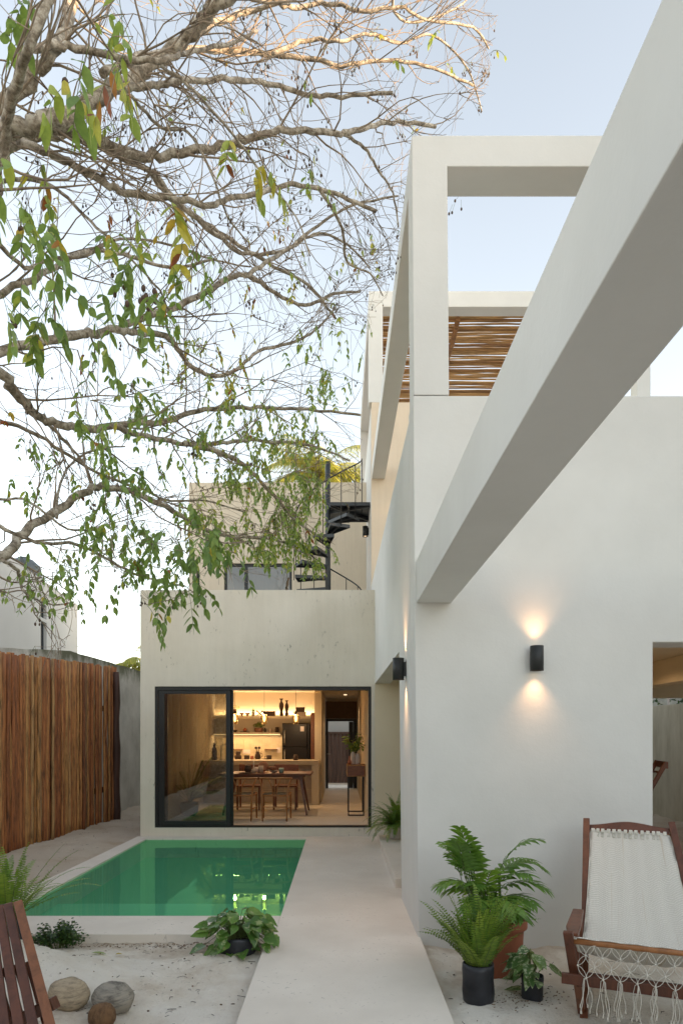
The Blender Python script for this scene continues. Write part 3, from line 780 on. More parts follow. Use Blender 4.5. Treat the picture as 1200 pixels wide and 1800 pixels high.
for a,b in ((fz(1087,sm),fz(1062,sm)),(1.5,fz(1093,sm))):
    m_ = MB(); z0,z1 = a,b
    for bx in ((s1,s1+.04,z0,z1),(s2-.04,s2,z0,z1),(s1+.041,s2-.041,z1-.04,z1),(s1+.041,s2-.041,z0,z0+.04)): m_.box(bx[0]+.002,bx[1]-.002,.08,.13,bx[2]+.002,bx[3]-.002)
    m_.xform(tow); f_ = m_.build('window', M['greymet'], nb)
    m_ = MB(); m_.quad((s1,.1,z0),(s2,.1,z0),(s2,.1,z1),(s1,.1,z1)); m_.xform(tow); m_.build('pane', M['wglass'], f_)
m_ = MB(); m_.box(s1+.02,s2-.02,.5,.52,1.5,zt-.6); m_.xform(tow); m_.build('curtain', M['greymet'], nb)
tk = thing('water_tank', 'dark plastic water tank on the roof of the white neighbouring house', 'water tank', (*(P0+dv*(sm+.7)-nv*0.75), zt-.2))
m_ = MB(); m_.lathe([(.45,0),(.47,.1),(.45,.2),(.47,.3),(.45,.45),(.47,.55),(.44,.75),(.25,.92),(.16,.93),(.16,.98),(.0,.98)], (0,0,0), 24); m_.build('body', M['greymet'], tk)
m_ = MB(); m_.tube([(.6,.5,0),(.6,.5,.7),(.9,.9,.7),(.9,.9,0)], .02, 6); m_.build('pipe', M['steel'], tk)

# right boundary wall, older wall with pipe rail beyond
bw = MB(); bw.box(6.4,6.55,-6,30,-.3,2.15); tag(bw.build('boundary_wall', M['yardwall']), 'stained pale plaster wall seen through the porch opening at right', 'wall')
bw = MB(); bw.box(7.9,8.1,6,34,-.3,2.62); tag(bw.build('boundary_wall', M['concrete']), 'older mottled wall rising beyond the plaster wall at right', 'wall')
rl = thing('pipe_rail', 'thin pale pipe rail along the older wall seen through the porch opening', 'rail', (7.2,14,2.1))
m_ = MB(); m_.tube([(0,-5,.72),(0,12,.72)], .025, 8); m_.build('top_rail', M['cer'], rl)
for y in (-4,-1.5,1,3.5,6,9): m_ = MB(); m_.tube([(0,y,-2.2),(0,y,.72)], .022, 8); m_.build('upright', M['cer'], rl)
# end wall behind the photographer, closes the yard
bw = MB(); bw.box(-4.6,6.4,-7.2,-7.0,-.3,2.3); tag(bw.build('boundary_wall', M['yardwall']), 'plain plaster wall closing the yard behind the camera', 'wall')

sun_block = thing('neighbour_or_sun_block', 'unseen tall block added beyond the right hand walls to stop the low sun', 'house')  # added out of view, shaped to keep low sun off roof frames and tree
m_ = MB(); slab(m_, 'y', -14, 4.6, -.3, 9.6, 12.0, 12.3, [(-6,-4.5,1,2.4),(2,3.5,1,2.4),(2,3.5,4.4,5.8),(-6,-4.5,4.4,5.8)])
slab(m_, 'y', 4.603, 12.2, -.3, 12.0, 12.0, 12.3, [(7,8.5,4.4,5.8),(7,8.5,7.6,9.0)])
slab(m_, 'y', 12.203, 21.5, -.3, 6.4, 12.0, 12.3, [(14.5,16,3.4,4.8)]); m_.build('wall', M['neigh'], sun_block)
m_ = MB(); m_.box(12.302,19,-14,4.6,9.2,9.45); m_.box(12.302,19,-14,-13.8,-.3,9.19); m_.box(12.302,19,4.603,12.2,11.6,11.85); m_.box(12.302,19,4.603,4.8,9.46,11.59); m_.box(12.302,19,12.0,12.2,-.3,11.59); m_.box(19.002,19.2,-14,12.2,-.3,9.45)
m_.box(12.302,19,12.203,21.5,6.1,6.3); m_.box(12.302,19,21.3,21.5,-.3,6.09); m_.build('roof', M['neigh'], sun_block)
# street beyond the back door
gy = MB(); gy.box(-4,4.0,23.6,23.8,-.3,3.6); 
tag(gy.build('street_wall', M['neigh']), 'bright white wall above the brown gate, seen through the back door', 'wall')
gt = thing('entrance_gate', 'brown boarded gate at the end of the corridor, beyond the back door', 'gate', (0,23.4,-.08))
m_ = MB()
for i in range(16): m_.box(-.9+i*.13,-.9+i*.13+.125,0,.03,0,1.68,.3+.5*((i*7)%5)/5)
m_.build('board_panel', M['gate'], gt)
m_ = MB(); m_.box(.28,.36,-.05,0,0,1.72); m_.box(-1,1.2,-.05,0,1.68,1.75); m_.build('frame', M['gate'], gt)
# ================================================================== THE TREE
rnd = random.Random(21)
TR = Vector((-3.05, 4.3, 0))
tree = thing('tree', 'broad half bare tree with pale branches, seed pods and sparse hanging leaves', 'tree', (TR.x, TR.y, SZ))
LIM = [(-200,900),(0,880),(210,850),(260,740),(500,690),(600,640),(860,635),(960,590),(1030,500),(1035,370),(1110,300),(1120,120),(2000,-50)]
def xlim(py):
    for (a,xa),(b,xb) in zip(LIM, LIM[1:]):
        if a <= py <= b: return xa+(xb-xa)*(py-a)/(b-a)
    return -50
def proj(v): return 598+1200*v.x/v.y, 1292+1200*(EYE-v.z)/v.y
def okpt(v):
    if v.y < 1.2: return False
    x, y = proj(v)
    if x < -60: return y < 1150
    if 150 < x < 330 and y > 1085-abs(x-290)*0.6: return False
    return x < xlim(y)
# limbs measured in the photograph: (depth at start, depth at end, radius px start, radius px end, points)
LB = [
 (3.8,3.3,11,7,[(-60,480),(0,295),(12,210),(42,110),(85,0),(120,-90)]),
 (4.1,4.6,12,9,[(-30,230),(50,140),(90,90),(112,50),(128,0),(150,-80)]),
 (4.1,4.6,15,9,[(-90,300),(20,228),(75,212),(130,196),(200,158),(230,135),(290,98),(330,62),(370,22),(410,-15),(470,-60)]),
 (4.1,6.0,11,3,[(-90,300),(20,236),(110,225),(165,243),(215,266),(270,275),(330,266),(400,254),(450,240),(500,229),(560,231),(605,234),(650,222),(700,214),(765,222)]),
 (3.9,4.8,7,2.5,[(60,85),(120,80),(200,100),(270,108),(310,100),(350,87),(410,75),(450,54)]),
 (4.3,5.6,6,3,[(215,152),(262,150),(300,144),(360,140),(430,140),(480,150),(540,164),(600,168),(692,162)]),
 (4.4,6.4,7,2,[(180,130),(230,103),(280,95),(350,88),(420,90),(480,95),(560,106),(600,115),(680,106),(760,120),(830,150)]),
 (4.2,5.7,8,3,[(-90,310),(0,258),(50,255),(110,280),(165,310),(210,335),(260,346),(320,350),(365,362),(400,350),(450,341),(500,326),(550,329),(600,345),(660,372)]),
 (4.6,6.6,7,2,[(-60,300),(80,240),(150,247),(205,272),(262,300),(310,358),(360,390),(420,430),(470,462),(540,500),(590,560)]),
 (4.5,7.0,9,2,[(-120,660),(0,619),(80,596),(140,588),(179,584),(217,571),(260,556),(325,532),(380,503),(420,482),(450,490),(475,510),(536,537),(585,517),(632,513)]),
 (4.9,7.0,6,1.6,[(205,580),(240,585),(292,590),(312,612),(336,644),(379,661),(417,649),(455,617),(520,600),(560,575),(590,540)]),
 (4.4,7.2,10,2,[(-120,580),(0,660),(32,698),(70,730),(108,747),(162,752),(244,742),(287,741),(336,726),(401,717),(466,717),(542,720),(634,729)]),
 (5.0,7.6,5.5,1.6,[(200,748),(260,768),(325,779),(379,779),(433,774),(515,779),(569,790),(615,810)]),
 (5.6,8.0,5,1.5,[(325,779),(400,800),(440,828),(480,870),(520,915),(570,948)]),
 (4.2,7.0,10,2,[(-110,1060),(0,984),(32,946),(81,911),(141,871),(179,855),(238,866),(303,897),(347,925),(400,942),(470,946),(520,960)]),
 (4.3,6.0,4,1.5,[(-40,905),(0,925),(65,952),(135,957),(190,984),(233,1006),(280,1021),(325,1030)]),
 (4.2,4.9,3.4,1.0,[(5,985),(32,1003),(40,1035),(60,1052),(95,1063),(130,1058)]),
 (4.3,4.8,2,.8,[(40,1035),(58,1062),(62,1080),(80,1098)]),
 (4.6,4.9,2.6,1.4,[(-20,880),(40,878),(85,905),(120,930),(175,935),(178,975),(160,1001)]),
 (4.7,5.6,7,2,[(330,62),(372,45),(430,22),(500,2),(560,-25)]),
 (5.0,6.3,5,1.5,[(410,-10),(480,0),(520,14),(575,5),(640,20),(700,12),(750,35),(830,48),(858,85)]),
 (5.2,6.4,4,1.2,[(480,95),(540,70),(600,72),(650,60),(700,76),(760,62),(820,120),(846,196)]),
 (4.2,5.0,3,1.3,[(282,115),(330,150),(380,202),(430,262),(475,325),(520,380),(545,450)]),
 (4.3,5.2,3.4,1.3,[(215,150),(240,180),(285,225),(330,232),(370,300),(400,380),(440,430)]),
 (5.5,6.6,3.2,1.2,[(600,235),(640,260),(665,300),(690,340),(700,400)]),
 (5.0,6.6,5,1.5,[(270,300),(320,360),(390,420),(430,445),(500,440),(560,395),(620,360),(700,345)]),
 (4.6,5.8,4,1.3,[(0,320),(60,315),(110,340),(160,390),(215,440),(280,510),(300,560)]),
 (4.6,5.8,4,1.3,[(0,430),(45,470),(90,455),(150,450),(210,420),(300,430),(370,455),(440,470)]),
 (4.9,6.6,7,2,[(-90,560),(0,515),(60,490),(120,455),(160,440),(230,450),(300,470),(380,455)]),
 (5.6,7.2,4,1.3,[(430,485),(480,455),(520,430),(560,410),(610,430),(650,470)]),
 (5.0,6.6,4,1.2,[(60,725),(110,770),(150,820),(170,870)]),
 (5.0,6.8,4,1.2,[(0,740),(60,760),(120,800),(180,835),(250,860),(300,880),(360,880),(430,900)]),
 (4.8,6.2,3,1.2,[(100,910),(104,860),(125,815),(170,790),(220,785)]),
 (4.3,4.9,3,1.0,[(20,190),(60,130),(120,60),(165,10),(180,-40)]),
 (5.6,6.8,3,1,[(700,-60),(690,10),(720,40),(790,20),(820,0)]),
 (5.6,7.2,3.4,1,[(560,330),(600,400),(610,460),(650,480),(672,520)]),
]
def catmull(pts, sub=5):
    out = []
    for i in range(len(pts)-1):
        p0 = pts[max(0,i-1)]; p1 = pts[i]; p2 = pts[i+1]; p3 = pts[min(len(pts)-1,i+2)]
        for k in range(sub):
            t = k/sub
            out.append(0.5*((2*p1)+(p2-p0)*t+(2*p0-5*p1+4*p2-p3)*t*t+(3*p1-p0-3*p2+p3)*t**3))
    out.append(pts[-1]); return out
wood_mb = MB(); twig_mb = MB(); leaf_mb = MB(); nut_mb = MB(); stalk_mb = MB()
def jitter(i, s): return Vector((noise.noise(Vector((i*.9,s,0))), noise.noise(Vector((s,i*.9,5))), noise.noise(Vector((3,s,i*.9)))))
limbs = []
for li, (ya, yb, ra, rb, px) in enumerate(LB):
    n = len(px); p3 = []
    for i, (x, y) in enumerate(px):
        t = i/(n-1); Y = ya+(yb-ya)*t + 0.22*math.sin(t*7+li*1.9)*min(1,t*3); p3.append(P(x, y, Y))
    first = px[0][0] < -20 and px[0][0] > -150
    pts = catmull(p3)
    m = len(pts); rad = []
    for i, p in enumerate(pts):
        t = i/(m-1); r = (ra+(rb-ra)*t**.8)*p.y/1200*1.03
        rad.append(r*(1+.16*noise.noise(Vector((i*.45,li,2)))))
        if i: pts[i] = p+jitter(i, li*3.3)*r*1.1
    if first:   # run the limb on to the trunk
        p = pts[0]; hub = Vector((TR.x+.05, TR.y, max(1.7, min(p.z-.5, 4.9))))
        mid = (hub+p)/2+Vector((0,0,-.1)); pts = [hub, mid]+pts; rad = [rad[0]*1.5, rad[0]*1.2]+rad
    wood_mb.tube(pts, rad, 12 if ra > 6 else 8, 0.5)
    limbs.append((pts, rad, 2 if first else 0))
tk = MB(); tp = [(-3.15,4.3,-.3),(-3.12,4.28,.0),(-3.05,4.3,.6),(-3.08,4.33,1.4),(-3.0,4.3,2.2),(-3.05,4.27,3.1),(-2.98,4.3,4.0),(-3.02,4.3,4.9),(-2.9,4.25,5.8),(-2.7,4.2,6.6)]
tk.tube(tp, [.30,.25,.20,.185,.175,.165,.15,.13,.09,.05], 18)
keep(tk.build('trunk', M['bark']), tree)
# ---- twigs, grown recursively
nTw = 0
def twig(p, d, L, r, level, seed, up):
    global nTw
    nseg = 6 if level < 2 else 4
    pts = [p]; dd = d.copy(); kinks = []
    for i in range(nseg):
        q_ = dd+Vector((rnd.gauss(0,.16),rnd.gauss(0,.16),rnd.gauss(0,.16)+up))
        dd = q_.normalized(); np_ = pts[-1]+dd*(L/nseg)
        if not okpt(np_): break
        pts.append(np_)
    if len(pts) < 3: return
    m = len(pts)
    twig_mb.tube(pts, [max(.0016,r*(1-.75*i/(m-1))) for i in range(m)], 5 if level == 0 else 4 if level == 1 else 3, 0.5, cap=False)
    nTw += 1
    tips.append((pts[-1], dd, level))
    if level < 2:
        nb_ = rnd.randint(2,4) if level == 0 else rnd.randint(1,2)
        for _ in range(nb_):
            k = rnd.randint(1, m-1)
            ax = Vector((rnd.gauss(0,1),rnd.gauss(0,.6),rnd.gauss(0,1)))
            nd = (dd*0.7+(pts[k]-pts[k-1]).normalized()*0.6+ax.normalized()*0.75).normalized()
            twig(pts[k], nd, L*rnd.uniform(.4,.7), r*.55, level+1, seed, up*.6+rnd.uniform(-.03,.03))
tips = []
for li, (pts, rad, st_) in enumerate(limbs):
    acc = 0
    for i in range(max(2,st_+1), len(pts)):
        seg = (pts[i]-pts[i-1]).length; acc += seg
        x, y = proj(pts[i])
        if x < -80 or y < -120: continue
        dens = 0.24 if y < 700 else 0.19
        while acc > dens:
            acc -= dens*rnd.uniform(.7,1.4)
            tan = (pts[i]-pts[i-1]).normalized()
            side = Vector((rnd.gauss(0,.5),rnd.gauss(0,.9),rnd.gauss(-.15,1))).normalized()
            d = (tan*rnd.uniform(.3,1.0)+side*.8+Vector((.25,0,0))).normalized()
            L = rnd.uniform(.35,1.15)*(0.75+.25*pts[i].y/5)
            twig(pts[i], d, L, max(.0035,min(.009,rad[i]*.35)), 0, li, rnd.choice((-.06,-.02,.05,.10)))
# ---- leaves: pinnate sprays hanging from twigs
def spray(p, d, L, nl, ll, tone, spread=.35):
    pts = [p]; dd = Vector(d).normalized()
    for i in range(6):
        dd = (dd+Vector((0,0,-.28))).normalized(); pts.append(pts[-1]+dd*(L/6))
    stalk_mb.tube(pts, [.0018]*7, 3, .5, cap=False)
    side = dd.cross(Vector((0,0,1)));
    if side.length < .1: side = Vector((rnd.gauss(0,1),rnd.gauss(0,1),0))
    side.normalize()
    sw = rnd.random()*PI; side = (side*math.cos(sw)+Vector((0,1,0))*math.sin(sw)).normalized()
    for k in range(nl):
        f = .22+.78*k/max(1,nl-1); j = min(5,int(f*6)); q_ = pts[j].lerp(pts[j+1], f*6-j) if j < 6 else pts[-1]
        for s in (-1,1):
            if rnd.random() < .12: continue
            ld = (side*s*.9+dd*.45+Vector((rnd.gauss(0,.18),rnd.gauss(0,.18),-.55+rnd.gauss(0,.2)))).normalized()
            l_ = ll*rnd.uniform(.75,1.15); tn = min(1,max(0,tone+.05+rnd.gauss(0,.12)))
            if rnd.random() < .05: tn = rnd.uniform(.75,1)
            leaf_mb.leaf(q_, ld, Vector((rnd.gauss(0,.7),rnd.gauss(0,.7),1)), l_, l_*rnd.uniform(.40,.52), tn, .15, .18)
    leaf_mb.leaf(pts[-1], dd, Vector((1,.3,0)), ll, ll*.42, tone, .1, .15)
# clusters as the photograph shows them: (px, py, spread x, spread y, depth, sprays, leaflet length, tone)
CL = [(25,70,35,40,3.3,7,.085,.35),(90,80,50,40,3.4,5,.09,.3),(160,110,35,45,3.5,8,.095,.65),(190,120,40,30,3.6,5,.08,.85),(20,290,30,60,3.6,6,.08,.45),
 (60,300,60,50,4.2,7,.07,.5),(130,330,50,60,4.3,6,.075,.75),(40,360,50,40,4.0,8,.08,.4),(100,430,60,50,3.9,12,.085,.25),(80,500,80,60,4.0,16,.085,.3),(190,490,40,70,4.3,12,.08,.3),
 (60,560,50,40,4.2,8,.075,.55),(190,600,50,50,4.5,8,.08,.3),(230,400,40,40,4.4,3,.09,.6),(300,370,10,30,4.4,2,.11,.8),(465,280,12,30,4.6,3,.11,.75),
 (470,390,25,30,6.5,7,.05,.85),(250,540,40,30,4.8,10,.075,.35),(330,480,40,40,5.0,6,.07,.4),(320,620,60,50,5.8,10,.05,.7),(400,640,40,40,6.0,8,.05,.7),
 (240,700,50,25,4.9,10,.06,.4),(170,780,50,40,4.9,14,.06,.4),(250,720,40,30,5.0,8,.065,.3),(150,700,30,40,4.8,6,.065,.55),(400,670,30,30,6.0,6,.05,.6),
 (530,640,30,40,6.5,7,.055,.35),(560,690,30,40,6.8,10,.055,.35),(630,460,20,30,6.6,4,.05,.8),(640,420,20,20,6.6,2,.06,.8),(590,670,20,40,6.8,8,.05,.3),
 (430,740,50,30,6.4,14,.05,.45),(480,780,60,40,6.8,26,.05,.45),(530,760,50,40,7.0,22,.05,.45),(420,850,50,40,6.6,24,.055,.45),(490,860,50,40,7.2,34,.05,.4),(540,850,30,50,7.4,22,.05,.4),
 (520,930,45,40,7.4,38,.05,.4),(450,930,50,40,7.0,28,.055,.42),(535,980,30,35,7.4,18,.05,.45),(480,980,40,30,7.2,18,.055,.42),(370,900,40,40,6.2,12,.055,.5),(230,860,50,30,5.0,10,.065,.3),
 (260,800,50,30,5.2,10,.06,.4),(180,930,25,25,4.6,12,.065,.35),(235,925,25,25,4.7,7,.07,.3),(300,960,40,30,5.4,10,.06,.4),(350,965,28,30,4.9,16,.085,.2),(370,940,20,20,5.0,7,.07,.3),
 (280,990,30,20,5.0,9,.065,.35),(275,1025,20,18,4.9,10,.07,.4),(335,1030,22,18,5.0,7,.08,.25),(225,980,25,20,5.0,7,.06,.4),(90,960,40,25,4.5,12,.055,.4),(60,1010,40,20,4.5,10,.05,.4),
 (110,1040,22,14,4.7,6,.055,.4),(30,860,30,30,4.7,5,.05,.4),(60,800,60,40,4.8,7,.05,.4),(330,740,50,30,5.9,9,.05,.4),(350,700,60,50,6,8,.045,.6),(380,780,60,40,6,12,.05,.45),(250,40,30,40,3.6,3,.07,.5),(780,125,10,10,6,2,.07,.6),
 (450,460,80,60,6.3,6,.045,.85),(560,300,30,30,5.4,3,.08,.5),(600,570,30,30,6.6,5,.05,.5),(20,1530,0,0,0,0,0,0)]
for (cx,cy,sx_,sy_,Y,n_,ll,tn) in CL:
    n_ = int(n_*.42) if (cx < 240 and cy < 760) else int(n_*1.7) if cx > 350 and cy > 700 else n_
    ll *= 1.2 if (cx < 320 and cy < 640) else 1
    if cx > 350 and cy > 600: tn += .12
    for _ in range(n_):
        x, y = cx+rnd.gauss(0,sx_*.6), cy-12+rnd.gauss(0,sy_*.55); p = P(x,y,Y+rnd.gauss(0,.35))
        if not okpt(p): continue
        # hang from the nearest twig tip when one is close
        best = None
        for t_ in tips:
            dq = (t_[0]-p).length
            if best is None or dq < best[0]: best = (dq, t_)
        if best and best[0] < .55:
            q_ = best[1][0]; p = q_ if best[0] < .22 else p
            if p is not q_: twig_mb.tube([q_, (q_+p)/2+Vector((0,0,-.02)), p], [.003,.0025,.002], 3, cap=False)
        d = Vector((rnd.gauss(.1,.6),rnd.gauss(0,.4),rnd.gauss(-.5,.3)))
        spray(p, d, rnd.uniform(.14,.26)*(ll/.06)**.6, rnd.randint(3,6), ll, tn)
# a few lone leaves and the pods
for (p, d, lv) in tips:
    x, y = proj(p)
    if lv == 2 and rnd.random() < .05 and y < 1000:
        spray(p, d, .12, 2, .05, rnd.uniform(.5,.95))
    pr = .16 if (y < 560 and x > 220) else .06
    if rnd.random() < pr:
        for _ in range(rnd.randint(1,5)):
            q_ = p+Vector((rnd.gauss(0,.02),rnd.gauss(0,.02),-rnd.uniform(.01,.07))); 
            stalk_mb.tube([p,q_],[.0012,.0012],3,cap=False)
            s_ = rnd.uniform(.006,.010); nut_mb.blob(q_+Vector((0,0,-s_)), s_*.8, s_*.8, s_*1.35, rnd.random()*9, .1, 7, 5)
for (x,y,Y,n_,s_) in ((250,525,4.2,10,.017),(107,145,3.4,1,.02),(200,505,4.3,3,.014),(30,580,4.1,3,.013),(305,245,4.6,12,.009),(790,368,6.5,9,.012),(50,400,4,4,.011)):
    for _ in range(n_):
        q_ = P(x+rnd.gauss(0,12),y+rnd.gauss(0,12),Y); nut_mb.blob(q_, s_*.85, s_*.85, s_*1.25, rnd.random()*9, .1, 9, 6); stalk_mb.tube([q_,q_+Vector((rnd.gauss(0,.02),0,.09))],[.0015,.0015],3,cap=False)
keep(wood_mb.build('branches', M['bark']), tree)
keep(twig_mb.build('twigs', M['twig']), tree)
lf_ = keep(leaf_mb.build('leaves', M['leaf']), tree)
keep(stalk_mb.build('leaf_stalks', M['stem']), tree)
keep(nut_mb.build('seed_pods', M['nut']), tree)
print('twigs', nTw, 'tips', len(tips), 'leaf faces', len(leaf_mb.f))

# ================================================================== palms beyond the houses
def far_palm(loc, trunk_h, nf, fl, label, seed, low=-.5):
    r_ = random.Random(seed); t = thing('palm_tree', label, 'palm tree', loc, 0)
    m_ = MB(); m_.tube([(0.04*math.sin(i*.8),0,trunk_h*i/8) for i in range(9)], [.17-.05*i/8 for i in range(9)], 10); m_.build('trunk', M['bark'], t)
    lf = MB()
    for k in range(nf):
        a = 2*PI*k/nf+r_.uniform(-.2,.2); el = r_.uniform(low,1.3); d = Vector((math.cos(a)*math.cos(el),math.sin(a)*math.cos(el),math.sin(el)))
        p = Vector((0,0,trunk_h)); L = fl*r_.uniform(.8,1.1); pts = [p]; n = 12
        for i in range(n):
            d = (d+Vector((0,0,-.11-.03*i/n))).normalized(); pts.append(pts[-1]+d*L/n)
        lf.tube(pts, [.018*(1-.8*i/n) for i in range(n+1)], 4, .8, cap=False)
        side = d.cross(Vector((0,0,1))).normalized()
        for i in range(1,n+1):
            for f in (0,.25,.5,.75):
                q_ = pts[i-1].lerp(pts[i], f); tt = (i-1+f)/n; tg = (pts[i]-pts[i-1]).normalized()
                for s in (-1,1):
                    ll = .52*math.sin(PI*min(1,.15+.8*tt))**.7*fl/2
                    ld = (side*s*.8+tg*.7+Vector((0,0,-.35+r_.gauss(0,.1)))).normalized()
                    lf.leaf(q_, ld, Vector((0,0,1)), ll, .035, min(1,max(0,.55+r_.gauss(0,.25))), .35, .1, 2)
    lf.build('fronds', M['farpalm'], t)
    return t
far_palm((XX(560,22),22,-.1), ZZ(842,22)+.1, 26, 2.2, 'sunlit yellow green palm showing above the rear cream wall behind the spiral stair', 3, 0.0)
far_palm((XX(262,23),23.2,-.1), 3.9, 20, 1.7, 'small palm tuft peeping over the concrete wall at the edge of the cream house', 5, .0)
far_palm((-4.1,23.5,-.1), 4.6, 20, 2.2, 'palm hidden behind the cream house, between it and the white neighbouring house', 8)
# trees beyond the right hand wall
def broad_tree(loc, h, rx, label, seed, n=2600):
    r_ = random.Random(seed); t = thing('tree', label, 'tree', loc)
    m_ = MB(); m_.tube([(0,0,0),(.05,.03,h*.3),(0,.08,h*.6),(.1,0,h*.9)], [.14,.11,.08,.03], 10)
    for k in range(7):
        a = k*.9; m_.tube([(0,.05,h*.45),(math.cos(a)*rx*.4,math.sin(a)*rx*.4,h*.65),(math.cos(a)*rx*.7,math.sin(a)*rx*.7,h*.8)],[.05,.03,.012],6)
    m_.build('trunk', M['bark'], t); lf = MB(); cs = []
    for k in range(26):
        a = r_.random()*6.28; q_ = rx*r_.random()**.5; cs.append((Vector((math.cos(a)*q_,math.sin(a)*q_,h*r_.uniform(.55,1.0))), r_.uniform(.3,.6), r_.uniform(.2,.8)))
    for _ in range(n):
        c, s, tn = r_.choice(cs); d = Vector((r_.gauss(0,1),r_.gauss(0,1),r_.gauss(0,.8))).normalized()
        lf.leaf(c+d*s*r_.uniform(.6,1), Vector((r_.gauss(0,1),r_.gauss(0,1),r_.gauss(-.3,.6))), Vector((r_.gauss(0,.5),r_.gauss(0,.5),1)), .14*rx/1.5, .075*rx/1.5, min(1,max(0,tn+r_.gauss(0,.15))), .1)
    lf.build('crown', M['bush'], t); return t
broad_tree((8.9,16.0,-.1), 3.9, 1.5, 'green leafy tree behind the older wall, seen through the porch opening', 4)
broad_tree((9.6,19.5,-.1), 4.2, 1.6, 'bushy tree further off behind the older wall at right', 6)
for i,(zf,lab) in enumerate(((1138,'upper thin power cable crossing the sky between the neighbouring and cream houses'),(1144.5,'lower thin power cable crossing the sky between the neighbouring and cream houses'))):
    m_ = MB(); m_.tube([(-22,30,ZZ(zf,30)+.2),(-10,30,ZZ(zf,30)+.02),(-4,30,ZZ(zf,30)),(8,30,ZZ(zf,30)+.25)], .014, 5); tag(m_.build('power_cable', M['cable']), lab, 'cable', 'power cables')

broad_tree((-4.2,-10.5,-.1), 6.4, 3.0, 'dense garden tree behind the camera, beyond the yard\'s end wall, left one', 14, 5000)  # added unseen so the door glass reflects dark leaves instead of bright sky
# ================================================================== PLANTS IN POTS
def gz(x, y): return sand_z(x, y)
def pot_bag(t, r, h, seed, mat='bag', slump=.06):
    m_ = MB(); prof = []
    m_.lathe([(0,0),(r*.86,0),(r*.98,.015),(r*1.02,h*.3),(r*.99,h*.6),(r*1.03,h*.85),(r*1.0,h),(r*.95,h*1.0),(r*.93,h*.8)], (0,0,0), 28, cap=False)
    def f(v):
        k = 1+slump*noise.noise(Vector((v.x*14+seed,v.y*14,v.z*9))); return Vector((v.x*k,v.y*k,v.z+(.012*noise.noise(Vector((v.x*12,v.y*12,seed))) if v.z>h*.5 else 0)))
    m_.xform(f); m_.build('pot', M[mat], t)
    s_ = MB(); s_.lathe([(0,h*.88),(r*.5,h*.87),(r*.955,h*.84)], (0,0,0), 24, cap=False); s_.build('soil', M['soil'], t)
def fern(t, base, n, L, seed, el0=.5, el1=1.4, droop=.10, pin=.04, r0=.03, tone=.5, bias=(0,0), arc=None):
    r_ = random.Random(seed); lf = MB(); st_ = MB()
    for k in range(n):
        a = r_.random()*2*PI if arc is None else r_.uniform(*arc); el = r_.uniform(el0,el1)
        d = Vector((math.cos(a)*math.cos(el)+bias[0],math.sin(a)*math.cos(el)+bias[1],math.sin(el))).normalized()
        p = Vector(base)+Vector((math.cos(a)*r0*r_.random(),math.sin(a)*r0*r_.random(),0)); l = L*r_.uniform(.65,1.1); ns = 12; pts = [p]
        dr = droop*r_.uniform(.6,1.4)
        for i in range(ns):
            d = (d+Vector((r_.gauss(0,.035),r_.gauss(0,.035),-dr*(.3+1.2*i/ns)**1.6*1.15))).normalized(); pts.append(pts[-1]+d*l/ns)
        st_.tube(pts, [.0022*(1-.7*i/ns) for i in range(ns+1)], 4, .5, cap=False)
        tn = min(1,max(0,tone+r_.gauss(0,.2))); side0 = None
        m = int(l/.0165)
        for j in range(2, m):
            f = j/m*ns; i = min(ns-1,int(f)); q_ = pts[i].lerp(pts[i+1], f-i); tg = (pts[i+1]-pts[i]).normalized()
            side = tg.cross(Vector((0,0,1)));
            if side.length < .05: side = Vector((math.sin(a),-math.cos(a),0))
            side.normalize(); up = side.cross(tg)
            w_ = pin*min(1,(j/m)*5+.2)*(1-(j/m)**3*.85)
            for s in (-1,1):
                lf.leaf(q_, (side*s+tg*.25+up*r_.uniform(-.05,.2)), up, w_*r_.uniform(.85,1.15), .0105, min(1,max(0,tn+r_.gauss(0,.08))), .12, .15, 2)
    lf.build('fronds', M['fern'], t); st_.build('stems', M['stem'], t)
def onsand(px, py, Y):
    x = XX(px, Y); return (x, Y, gz(x, Y)-.004)
# fern in black bag
t = thing('potted_fern', 'upright feathery fern in a tall black nursery bag beside the path', 'potted plant', (XX(840,4.2),4.2,-.085), 0)
pot_bag(t, .096, .245, 1); fern(t, (0,0,.22), 105, .47, 3, .9, 1.56, .07, .042, .07, .62, (-.10,0))
